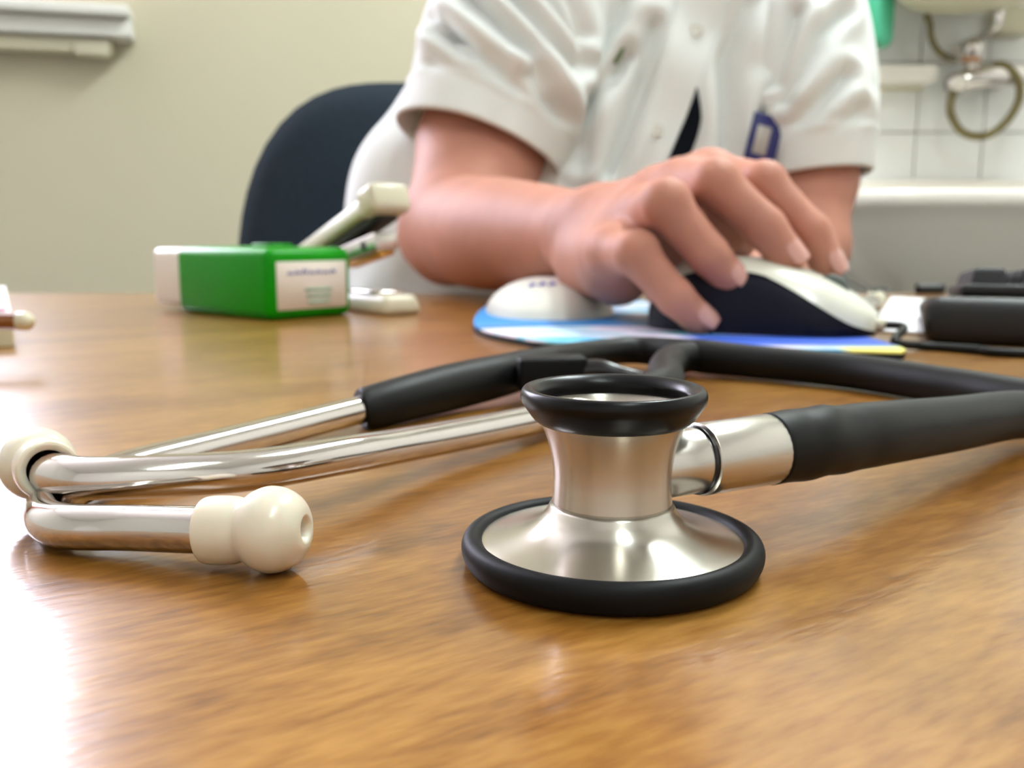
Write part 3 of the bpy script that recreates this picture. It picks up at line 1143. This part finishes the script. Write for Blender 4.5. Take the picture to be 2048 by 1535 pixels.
# right arm (nearest the window)
SHr = np.array([.020, 1.00, ZT + .300])
ELr = at(910, 458, .835)
WRr = at(1182, 470, .598)
HEMr = at(955, 296, .900)
BF.chain([SHr, HEMr + np.array([.004, .004, .0]), ELr + np.array([.006, .006, .014])], [.056, .0605, .048], .006)
MIDr = at(985, 468, .745)
MID2 = at(1085, 470, .668)
FA = spline(np.hstack([np.array([ELr, MIDr, MID2, WRr]), np.array([[.0450], [.0435], [.0345], [.0245]])]), 5)
for q_ in range(len(FA) - 1):
    BF.cone(FA[q_][:3], FA[q_ + 1][:3], FA[q_][3], FA[q_ + 1][3], .016 if q_ == 0 else .002)
BF.cone(at(872, 478, .85), at(888, 500, .835), .030, .026, .02)
# hand
W1 = at(1165, 455, .600)
W2 = at(1172, 505, .588)
BF.cone(W1, at(1190, 440, .588), .021, .020, .014)
BF.cone(W2, at(1195, 500, .575), .019, .018, .014)
mcp = [at(1418, 352, .535), at(1362, 374, .522), at(1295, 430, .510), at(1228, 505, .498)]
pip = [at(1528, 368, .492), at(1432, 368, .478), at(1332, 408, .466), at(1272, 508, .462)]
dip = [at(1622, 462, .480), at(1530, 455, .470), at(1418, 510, .462), at(1350, 594, .457)]
tps = [at(1656, 528, .477), at(1574, 512, .4675), at(1460, 556, .463), at(1397, 638, .458)]
wst = [at(1225, 432, .585), at(1212, 448, .582), at(1200, 475, .578), at(1190, 505, .574)]
rad = [(.0140, .0106, .0092, .0084), (.0145, .0115, .0101, .0092), (.0140, .0112, .0097, .0088), (.0125, .0101, .0089, .0082)]
for i in range(4):
    BF.chain([wst[i], mcp[i]], [.0170, rad[i][0]], .012)
for i in range(4):
    BF.cone(mcp[i], pip[i], rad[i][0] * .97, rad[i][1], .008)
    m_ = (pip[i] + dip[i]) / 2
    BF.cone(pip[i], dip[i], rad[i][1], rad[i][2], .0035)
    BF.cone(dip[i], tps[i], rad[i][2], rad[i][3], .003)
    BF.cone(pip[i] + np.array([0, .0, .0015]), pip[i] + np.array([.001, 0, .0012]), rad[i][1] * .95, rad[i][1] * .95, .004)
    if i < 3:
        BF.cone((mcp[i] * .7 + wst[i] * .3), (mcp[i + 1] * .7 + wst[i + 1] * .3), .0125, .0125, .012)
BF.cone(at(1330, 455, .535), at(1440, 428, .530), .0170, .0150, .010)
BF.cone(at(1400, 452, .530), at(1478, 476, .522), .0130, .0110, .008)
BF.cone(at(1290, 520, .535), at(1385, 490, .528), .0150, .0130, .010)
# heel of the hand, little finger side, thumb on the far side of the mouse
BF.cone(at(1178, 535, .572), at(1235, 548, .520), .0185, .0150, .012)
BF.cone(at(1235, 548, .520), mcp[3], .0150, .0110, .010)
BF.cone(at(1230, 500, .575), at(1345, 480, .555), .0170, .0150, .012)
th = [at(1290, 480, .575), at(1400, 505, .562), at(1478, 545, .545), at(1520, 570, .532)]
BF.chain(th, [.0140, .0115, .0100, .0085], .006)
# left arm
SHl = np.array([.245, 1.005, ZT + .295])
ELl = at(1612, 505, .905)
HEMl = at(1628, 352, .935)
BF.chain([SHl, HEMl + np.array([0, .006, 0]), ELl + np.array([0, 0, .01])], [.046, .040, .038], .02)
WRl = at(1530, 545, .760)
BF.chain([ELl, (ELl + WRl) / 2 + np.array([0, 0, .004]), WRl], [.035, .034, .026], .02)
hl = at(1480, 556, .72)
BF.cone(WRl, hl, .024, .022, .014, ((0, 0, 1), 1.3))
for k in range(4):
    b0 = hl + np.array([-.012 + .002 * k, -.018 + .016 * k - .01, -.004])
    BF.chain([b0, b0 + np.array([-.034, -.012, .004]), b0 + np.array([-.058, -.020, -.008])], [.0095, .0088, .0075], .004)
BF.chain([hl + np.array([.01, -.02, -.004]), hl + np.array([-.015, -.045, -.006]), hl + np.array([-.036, -.05, -.010])], [.012, .0095, .0082], .006)
V, Q = BF.mesh(2)
V[:, 2] = np.where((V[:, 1] < DY1 + .002) & (V[:, 2] < ZT + .0006), ZT + .0006, V[:, 2])
body_o = mk('body', V, Q, M['skin'], person)
del BF
# finger nails
for i in range(4):
    d_ = tps[i] - dip[i]
    d_ /= np.linalg.norm(d_)
    up = np.array([.38, -.78, .50])
    up = up - d_ * (up @ d_)
    up /= np.linalg.norm(up)
    sd_ = np.cross(d_, up)
    V = []
    r_ = rad[i][3]
    nl, nw = 9, 9
    for a in range(nl):
        for b in range(nw):
            s, t = 2 * a / (nl - 1) - 1, 2 * b / (nw - 1) - 1
            e = 1 - .28 * abs(s) ** 4
            ang = t * .72 * e
            ld_ = np.linalg.norm(tps[i] - dip[i])
            rr2 = (r_ + (rad[i][2] - r_) * max(0, -(.0012 + s * .0058)) / ld_) * (1.03 - .10 * max(0, s) ** 3 - .03 * max(0, -s) ** 4)
            V.append(tps[i] + d_ * (.0012 + s * .0058) + rr2 * (math.cos(ang) * up + math.sin(ang) * sd_))
    mk('fingernail', V, grid_faces(nl, nw), M['nail'], body_o)


# -- coat
def gauss_crease(P2, a, b, wd, amp, off=0.):
    a, b = np.asarray(a), np.asarray(b)
    ba = b - a
    t = np.clip(((P2 - a) @ ba) / (ba @ ba), 0, 1)
    d = np.linalg.norm(P2 - a - t[:, None] * ba, axis=1)
    fade = np.sin(math.pi * np.clip(.12 + .76 * t, 0, 1))
    return amp * fade * np.exp(-(d / wd) ** 2)


def xz(px, py, y):
    p = at(px, py, y)
    return np.array([p[0], p[2]])


def creases(V, lines, yd, wd, am):
    """sharp valleys with soft swells beside them, along polylines on the cloth front"""
    P2 = V[:, [0, 2]]
    f = np.zeros(len(V))
    for ln in lines:
        q = [xz(px, py, yd) for px, py in ln]
        best = np.full(len(V), 9.0)
        for a, b in zip(q[:-1], q[1:]):
            ba = b - a
            t = np.clip(((P2 - a) @ ba) / (ba @ ba), 0, 1)
            best = np.minimum(best, np.linalg.norm(P2 - a - t[:, None] * ba, axis=1))
        L = sum(np.linalg.norm(b - a) for a, b in zip(q[:-1], q[1:]))
        k = min(1.2, .55 + L / .10)
        f += k * am * (-1.0 * np.exp(-(best / wd) ** 2) + .55 * np.exp(-((best - 2.3 * wd) / (1.5 * wd)) ** 2))
    return f


def normals(V, F):
    F = np.asarray(F)
    n = np.zeros_like(V)
    fn = np.cross(V[F[:, 2]] - V[F[:, 0]], V[F[:, 3]] - V[F[:, 1]])
    for k in range(4):
        np.add.at(n, F[:, k], fn)
    return n / (np.linalg.norm(n, axis=1)[:, None] + 1e-12)


ctrl = [  # z above desk, cx, cy, half width, half depth
    (-.22, .055, 1.07, .250, .175), (-.08, .055, 1.06, .250, .165), (.02, .065, 1.05, .250, .158), (.12, .080, 1.045, .250, .150),
    (.20, .115, 1.04, .225, .140), (.30, .140, 1.035, .190, .125), (.36, .145, 1.03, .175, .105), (.405, .147, 1.02, .120, .080), (.435, .15, 1.01, .072, .066)]
prof = spline(ctrl, 24)
na = 320
V = []
for z, cx, cy, a_, b_ in prof:
    for j in range(na):
        q = 2 * math.pi * j / na
        c, s = math.cos(q), math.sin(q)
        e = (abs(c) ** 2.4 + abs(s) ** 2.4) ** (-1 / 2.4)
        V.append((cx + a_ * e * c, cy + b_ * e * s, ZT + z))
V = np.array(V)
F = grid_faces(len(prof), na, True)
N = normals(V, F)
P2 = V[:, [0, 2]]
front = np.clip(-N[:, 1], 0, 1) if N[np.argmin(V[:, 1])][1] < 0 else np.clip(N[:, 1], 0, 1)
if N[np.argmin(V[:, 1])][1] > 0:
    N = -N
    F = [f[::-1] for f in F]
disp = np.zeros(len(V))
YC = .93
for a_, b_, wd, am in (
        ((1160, 330), (1215, 40), .012, .010), ((1215, 330), (1290, 60), .014, -.009), ((1125, 360), (1170, 200), .010, -.010),
        ((1440, 340), (1452, 30), .016, -.010), ((1480, 300), (1500, 40), .014, .009), ((1530, 250), (1590, 40), .012, -.010),
        ((1560, 290), (1680, 150), .012, .010), ((1580, 320), (1700, 60), .010, -.008), ((1250, 140), (1350, 20), .016, -.006),
        ((1610, 300), (1720, 180), .010, -.007), ((1400, 90), (1470, 10), .012, -.006), ((1180, 250), (1250, 110), .008, -.007)):
    disp += gauss_crease(P2, xz(*a_, YC), xz(*b_, YC), wd, am)
disp = .8 * disp * front + creases(V, [[(1158, 330), (1180, 150), (1240, 10)], [(1150, 238), (1245, 122)], [(1446, 345), (1440, 130), (1490, 10)], [(1555, 260), (1600, 120), (1690, 10)], [(1540, 200), (1575, 90)], [(1215, 350), (1270, 200), (1300, 60)], [(1500, 330), (1520, 200)]], YC, .0062, .0085) * front + .0035 * np.sin(V[:, 0] * 60 + 3 * np.sin(V[:, 2] * 13)) * np.cos(V[:, 2] * 24 + V[:, 1] * 30) * (.5 + .5 * front)
V = V + N * disp[:, None]
coat = mk('coat', V, F, M['coat'], person, label='white cotton coat')
BV = BVHTree.FromPolygons([tuple(v) for v in V], F)


def sleeve(path, radii, fold, name='sleeve', seg=220, nseg=34, ell=1.0):
    P = spline(np.hstack([np.asarray(path, float), np.asarray(radii, float)[:, None]]), nseg)
    C, r = P[:, :3], P[:, 3]
    T, Nn, Bn = frames(C, (0, 1, 0))
    V, TH = [], []
    for i in range(len(C)):
        for k in range(seg):
            a = 2 * math.pi * k / seg
            V.append(C[i] + r[i] * (math.cos(a) * Nn[i] + ell * math.sin(a) * Bn[i]))
    V = np.array(V)
    F = grid_faces(len(C), seg, True)
    Nr = V - np.repeat(C, seg, 0)
    Nr /= np.linalg.norm(Nr, axis=1)[:, None]
    s = np.repeat(np.linspace(0, 1, len(C)), seg)
    V = V + Nr * fold(V, s)[:, None]
    # turned-up hem: inner wall back up the sleeve
    nC = len(C)
    last = V[-seg:]
    ctr = C[-1]
    rings = [V]
    hem = last + (last - ctr) * -.035
    rings.append(hem - T[-1] * -.0015)
    inner = last - (last - ctr) * .06 - T[-1] * .06
    rings.append(inner)
    V = np.vstack(rings)
    F = grid_faces(nC + 2, seg, True)
    return V, F


FC = at(1165, 235, .92)          # armpit from which the folds fan out


SL_LINES = [[(930, -20), (1060, 115), (1108, 230)], [(890, 55), (1010, 165), (1105, 250)], [(1000, -30), (1090, 75), (1150, 130)],
            [(1075, -30), (1150, 70), (1172, 112)], [(1125, -30), (1172, 55)], [(1055, 160), (1118, 228), (1138, 285)],
            [(870, 135), (965, 190)], [(1150, 235), (1100, 215)], [(860, 20), (930, 110)]]


def fold_right(V, s):
    fr = np.clip((.93 - V[:, 1]) / .06, 0, 1)
    f = creases(V, SL_LINES, .845, .0062, .0095) * fr * np.clip((.90 - s) / .12, 0, 1)
    band = .0024 * np.clip((s - .86) / .012, 0, 1)
    return f + band + .0015 * np.sin(V[:, 0] * 70 + V[:, 2] * 40)


pr_ = [np.array([.05, 1.015, ZT + .355]), np.array([.018, .955, ZT + .30]), HEMr + .085 * np.array([.33, .24, .94]), HEMr]
V, F = sleeve(pr_, [.080, .086, .083, .078], fold_right)
sl = mk('sleeve', V, F, M['coat'], coat)


def fold_left(V, s):
    fr = np.clip((.97 - V[:, 1]) / .05, 0, 1)
    f = creases(V, [[(1565, 285), (1690, 150)], [(1600, 330), (1722, 225)], [(1575, 200), (1640, 70), (1700, 15)], [(1560, 160), (1600, 20)]], .885, .0062, .0085)
    return f * fr * np.clip((.88 - s) / .12, 0, 1) + .0022 * np.clip((s - .84) / .012, 0, 1)


pl_ = [np.array([.225, 1.015, ZT + .355]), np.array([.262, .985, ZT + .29]), HEMl + np.array([-.006, .012, .085]), HEMl]
V, F = sleeve(pl_, [.074, .073, .064, .052], fold_left)
BVL = BVHTree.FromPolygons([tuple(v) for v in V], F)
mk('sleeve', V, F, M['coat'], coat)
# collar and skirt edge are simple rolls
mk('collar', *tube([(.15 + .074 * math.cos(a), 1.005 + .066 * math.sin(a), ZT + .435 + .012 * math.sin(a)) for a in np.linspace(-1.2, 4.34, 16)], .012, 10, 4, flat=.6), M['coat'], coat)


def on_coat(px, py, off=.0015):
    d = ray(px, py)
    hit = BV.ray_cast(Vector((0, 0, ZT + CH)), Vector(d).normalized())
    if hit[0] is None:
        return at(px, py, .93) + np.array([0, -off, 0])
    return np.array(hit[0]) + np.array([0, -off, 0])


def strip(rows, nper, off, mt, name, parent, thick=.0012, **kw):
    """rows = [(px_left, px_right, py)] laid on the coat front, with thickness"""
    V = []
    for a, b, y in rows:
        for k in range(nper):
            V.append(on_coat(a + (b - a) * k / (nper - 1), y, off))
    V = np.array(V)
    n = len(V)
    nr2 = len(rows)
    back = V + np.array([0, thick + off, 0])
    F = grid_faces(nr2, nper)
    ring = [k for k in range(nper)] + [r * nper + nper - 1 for r in range(1, nr2)] + [(nr2 - 1) * nper + k for k in range(nper - 2, -1, -1)] + [r * nper for r in range(nr2 - 2, 0, -1)]
    F = F + [tuple(i + n for i in f[::-1]) for f in F] + [(ring[i], ring[(i + 1) % len(ring)], n + ring[(i + 1) % len(ring)], n + ring[i]) for i in range(len(ring))]
    return mk(name, np.vstack([V, back]), F, mt, parent, **kw)


rows = []
for k in range(40):
    y = -190 + 900 * k / 39
    cxp = 1398 - (min(y, 380) - 20) * .36 - max(0, y - 380) * .12 + 8 * math.sin(y * .012)
    rows.append((cxp - 52, cxp + 48, y))
strip(rows, 12, .0028, M['coat'], 'button_placket', coat)
rows = []
for k in range(16):
    t = k / 15
    y = 176 + 230 * t
    l_ = 1391 - 92 * t ** 1.1
    r_ = 1393 + (9 * math.sin(min(1, t * 1.6) * math.pi)) - 50 * max(0, t - .25) ** 1.1
    rows.append((l_, max(r_, l_ + 2), y))
strip(rows, 6, .0042, M['dark'], 'front_opening', coat, label='dark clothing showing through the coat front')
for px, py in ((1391, 62), (1312, 262)):
    p = on_coat(px, py, .004)
    b_ = mk('button', *lathe([(0, -.001), (.0058, -.001), (.0062, .0004), (.0056, .0014), (.0042, .0010), (.0, .0009)], p, (-.1, -1, .15), 24), M['button'], coat)
# chest mark, badge
p = on_coat(1238, 112, .003)
pe = root('pen_clip', 'small green pen clip on the white coat front', 'pen', tuple(p))
mk('clip', *tube([p + np.array([-.004, 0, -.007]), p, p + np.array([.003, 0, .007])], [.0022, .0026, .0020], 10, 4), mat('olive_green', (84, 104, 56), .5), pe)
d_ = ray(1517, 282)
h1 = BVL.ray_cast(Vector((0, 0, ZT + CH)), Vector(d_).normalized())[0]
p = on_coat(1517, 282, .006)
if h1 is not None and h1[1] - .006 < p[1]:
    p = np.array(h1) - np.array([0, .008, 0])
p = p + np.array([0, -.014, 0])
bd = root('name_badge', 'navy blue badge holder clipped to the white coat', 'badge', tuple(p))
Mb = pose(tuple(p), R(8), R(-4), R(14))
V, F = rbox((.030, .005, .044), .0018, 2)
V[:, 2] -= .022
mk('holder', xf(V, Mb), F, M['navy'], bd)
V, F = rbox((.0135, .002, .026), .0006, 1)
V[:, 2] -= .0155
V[:, 1] -= .0025
V[:, 0] -= .003
mk('card', xf(V, Mb), F, mat('badge_card', (168, 160, 152), .4), bd)
V, F = rbox((.008, .004, .014), .001, 2)
V[:, 2] += .019
mk('clip', xf(V, Mb), F, M['steel_plain'], bd)
# trousers and shoes under the desk
for s_, kx in ((-1, -.04), (1, .20)):
    mk('trouser_leg', *tube([(.05 + s_ * .09, 1.05, .55), (kx, .80, .545), (kx + s_ * .01, .66, .53), (kx + s_ * .01, .62, .46), (kx + s_ * .012, .63, .25), (kx + s_ * .012, .64, .10)], [.105, .088, .076, .066, .058, .055], 24, 6), M['trousers'], person)
    mk('shoe', *tube([(kx + s_ * .012, .70, .045), (kx + s_ * .012, .62, .048), (kx + s_ * .012, .50, .034), (kx + s_ * .012, .44, .026)], [.034, .044, .044, .026], 16, 5, flat=.75), M['black'], person)
# hair
V, F = [], []
for i in range(15):
    th_ = math.pi * .62 * i / 14
    for j in range(40):
        a = 2 * math.pi * j / 40
        lim = 1.0
        zc = math.cos(th_) * (1.0 if math.sin(a) > -.2 else 1.0)
        V.append((.15 + .094 * math.sin(th_) * math.cos(a), .992 + .100 * math.sin(th_) * math.sin(a) + (.03 * max(0, -math.sin(a)) * max(0, -math.cos(th_)) * 4), 1.372 + .094 * zc + (.05 * max(0, -math.sin(a)) * math.sin(th_) ** 3)))
mk('hair', V, [f[::-1] for f in grid_faces(15, 40, True)], M['hair'], person)

# ------------------------------------------------------------ washbasin corner
bx, by = .86, 2.155
sink = root('washbasin', 'white ceramic washbasin fixed to the tiled wall', 'washbasin', (bx, by - .22, ZT))
RZ = ZT + .128


def basin_ring(sc, z, dy=0.):
    out = []
    for k in range(48):
        a = 2 * math.pi * k / 48
        c, s = math.cos(a), math.sin(a)
        e = (abs(c) ** 3.2 + abs(s) ** 3.2) ** (-1 / 3.2)
        y = by - .235 + .23 * e * s * sc
        out.append((bx + .30 * e * c * sc, min(by, y + dy), z))
    return out


V = []
for sc, z in ((.16, RZ - .215), (.32, RZ - .205), (.55, RZ - .17), (.74, RZ - .115), (.88, RZ - .06), (.95, RZ - .036), (.985, RZ - .030), (1.0, RZ - .022), (1.0, RZ - .006), (.985, RZ), (.93, RZ + .001), (.89, RZ - .006), (.82, RZ - .04), (.66, RZ - .11), (.4, RZ - .15), (.1, RZ - .16)):
    V += basin_ring(sc, z)
mk('basin', V, grid_faces(16, 48, True), M['ceramic'], sink)
mk('back_ledge', *rbox((.58, .03, .05), .010, 3, pose((bx, by - .018, RZ - .01))), M['ceramic'], sink)
mk('pedestal', *lathe([(.12, 0), (.105, .05), (.085, .3), (.09, .55), (.11, RZ - .20)], (bx, by - .20, 0), (0, 0, 1), 32), M['ceramic'], sink)
FW = 2.13


def fw(px, py, dy=0.):
    return at(px, py, FW - dy)


fa = root('mixer_tap', 'chrome wall mounted mixer tap above the washbasin', 'tap', tuple(fw(1945, 160)))
mk('tap_body', *tube([fw(1905, 170, .05), fw(1940, 158, .055), fw(1990, 150, .055), fw(2050, 152, .05)], [.018, .024, .026, .022], 20, 6), M['chrome'], fa)
mk('wall_flange', *lathe([(0, 0), (.030, 0), (.026, .012), (.012, .02), (.012, .06), (0, .06)], fw(1990, 152, -.02), (0, -1, 0), 28), M['chrome'], fa)
mk('wall_flange', *lathe([(0, 0), (.026, 0), (.022, .012), (.010, .02), (.010, .06), (0, .06)], fw(1912, 168, -.02), (0, -1, 0), 28), M['chrome'], fa)
c = fw(1940, 132, .055)
kn = mk('tap_handle', *lathe([(.010, -.02), (.014, .0), (.018, .012), (.020, .032), (.021, .044), (.014, .050), (0, .051)], c, (0, -.15, 1), 24), M['chrome'], fa)
mk('temperature_band', *lathe([(.0185, .008), (.0196, .010), (.0200, .017), (.0195, .019)], c, (0, -.15, 1), 24), M['amber'], kn)
mk('aerator', *lathe([(0, 0), (.014, 0), (.016, .012), (.016, .026), (0, .026)], fw(1912, 165, .07), (-.2, -1, -.2), 20), M['ceramic'], fa)
hs = [fw(1985, 130, .07), fw(2012, 132, .075), fw(2036, 160, .08), fw(2038, 200, .08), fw(2010, 246, .08), fw(1968, 272, .075), fw(1925, 264, .07), fw(1902, 228, .07), fw(1903, 196, .065), fw(1914, 174, .06)]
mk('hose', *tube(hs, .0085, 14, 8), M['hose'], fa, label='bronze coloured flexible hose loop')
h2 = root('drain_hose', 'dark hose hanging from the water heater above the tap', 'hose', tuple(fw(1875, 100)))
mk('hose_pipe', *tube([fw(1852, 28, .05), fw(1860, 48, .05), fw(1862, 72, .05), fw(1872, 96, .045), fw(1890, 112, .04), fw(1908, 118, .01)], .0068, 12, 6), M['hose'], h2)
mk('hose_fitting', *lathe([(0, 0), (.022, 0), (.020, .02), (0, .024)], fw(1908, 112, -.02), (0, -1, 0), 20), M['ceramic'], h2)
# soap shelf
so = fw(1790, 160)
ss = root('soap_shelf', 'white ceramic soap shelf on the tiles beside the tap', 'shelf', (so[0], FW, so[2]))
mk('tray', *rbox((.13, .085, .022), .008, 3, pose((so[0], FW - .02, so[2] - .014))), M['ceramic'], ss)
mk('lip', *rbox((.13, .010, .020), .004, 3, pose((so[0], FW - .058, so[2] + .002))), M['ceramic'], ss)
mk('back_plate', *rbox((.14, .012, .055), .005, 3, pose((so[0], FW + .018, so[2] - .02))), M['enamel'], ss)
# water heater with rounded belly
wh = fw(1900, 20, .12)
hx, hz = wh[0] + .03, wh[2]
heater = root('water_heater', 'cream enamel water heater with rounded underside above the tap', 'water heater', (hx, FW - .12, hz))
profh = [(0, -.002), (.06, .0), (.12, .012), (.150, .040), (.158, .09), (.160, .40), (.150, .45), (.10, .49), (0, .50)]
mk('tank', *lathe(smooth_prof(profh, 4), (hx, FW - .145, hz), (0, 0, 1), 48), M['enamel'], heater)
mk('seam_ring', *lathe([(.1585, .085), (.164, .090), (.164, .100), (.1585, .105)], (hx, FW - .145, hz), (0, 0, 1), 48), M['steel_plain'], heater)
for dx in (.07,):
    mk('pipe', *tube([(hx + dx, FW - .12, hz + .02), (hx + dx, FW - .12, hz - .015), (hx + dx, FW - .10, hz - .035), (hx + dx, FW + .02, hz - .04)], .009, 12, 5), M['chrome'], heater)
wb = fw(2032, 42, .02)
bxo = root('socket_box', 'cream wall box beside the water heater', 'wall box', (wb[0], FW, wb[2]))
mk('cover', *rbox((.075, .055, .058), .010, 4, pose((wb[0], FW, wb[2] - .028))), M['enamel'], bxo)
mk('cable_gland', *lathe([(.016, 0), (.012, .02), (.012, .07)], (wb[0] - .012, FW, wb[2] + .02), (0, 0, 1), 16), M['enamel'], bxo)
# green bottle on a wall holder
gp = fw(1748, 40, .06)
bo = root('soap_bottle', 'green plastic soap bottle in a holder on the tiled wall', 'bottle', (gp[0], FW - .06, gp[2] - .06))
mk('bottle_body', *lathe(smooth_prof([(0, -.056), (.026, -.055), (.037, -.046), (.039, -.03), (.039, .03), (.034, .05), (.014, .066), (.012, .08)], 4), gp, (0, 0, 1), 32), M['teal'], bo)
mk('bottle_cap', *lathe([(.014, .078), (.015, .08), (.015, .10), (0, .102)], gp, (0, 0, 1), 24), M['white_plastic'], bo)
mk('holder_arm', *tube([gp + np.array([0, .036, -.003]), gp + np.array([0, .06, -.003]), gp + np.array([0, .088, -.003])], .006, 10, 3), M['chrome'], bo)

# ------------------------------------------------------------ unseen drape added beside the window to bounce warm light
V = []
nzc, nyc = 14, 50
b0 = np.array([LEFTEND[0], LEFTEND[1], 0])
for i in range(nzc):
    z = .45 + (CEIL - .30 - .45) * i / (nzc - 1)
    for j in range(nyc):
        V.append(b0 + WD * (.0 + .15 * j / (nyc - 1)) + WN * (.14 + .02 * math.sin(j * .75 + .1 * i)) + np.array([0, 0, z]))
V = np.array(V)
n = len(V)
F = grid_faces(nzc, nyc)
V = np.vstack([V, V + WN * .002])
F = F + [tuple(k + n for k in f[::-1]) for f in F]
cu = root('bounce_curtain', 'unseen rust coloured drape added beside the window for warm bounce', 'bounce_curtain', tuple(V.mean(0) * np.array([1, 1, 0]) + np.array([0, 0, .45])))
mk('cloth', V, F, M['bounce_curtain'], cu)
rz_ = np.array([0, 0, CEIL - .29])
mk('bounce_curtain_rod', *tube([b0 + WN * .14 + rz_, b0 + WN * .14 + WD * .5 + rz_, b0 + WN * .14 + WD * .95 + rz_], .012, 12, 2), M['steel_plain'], cu)
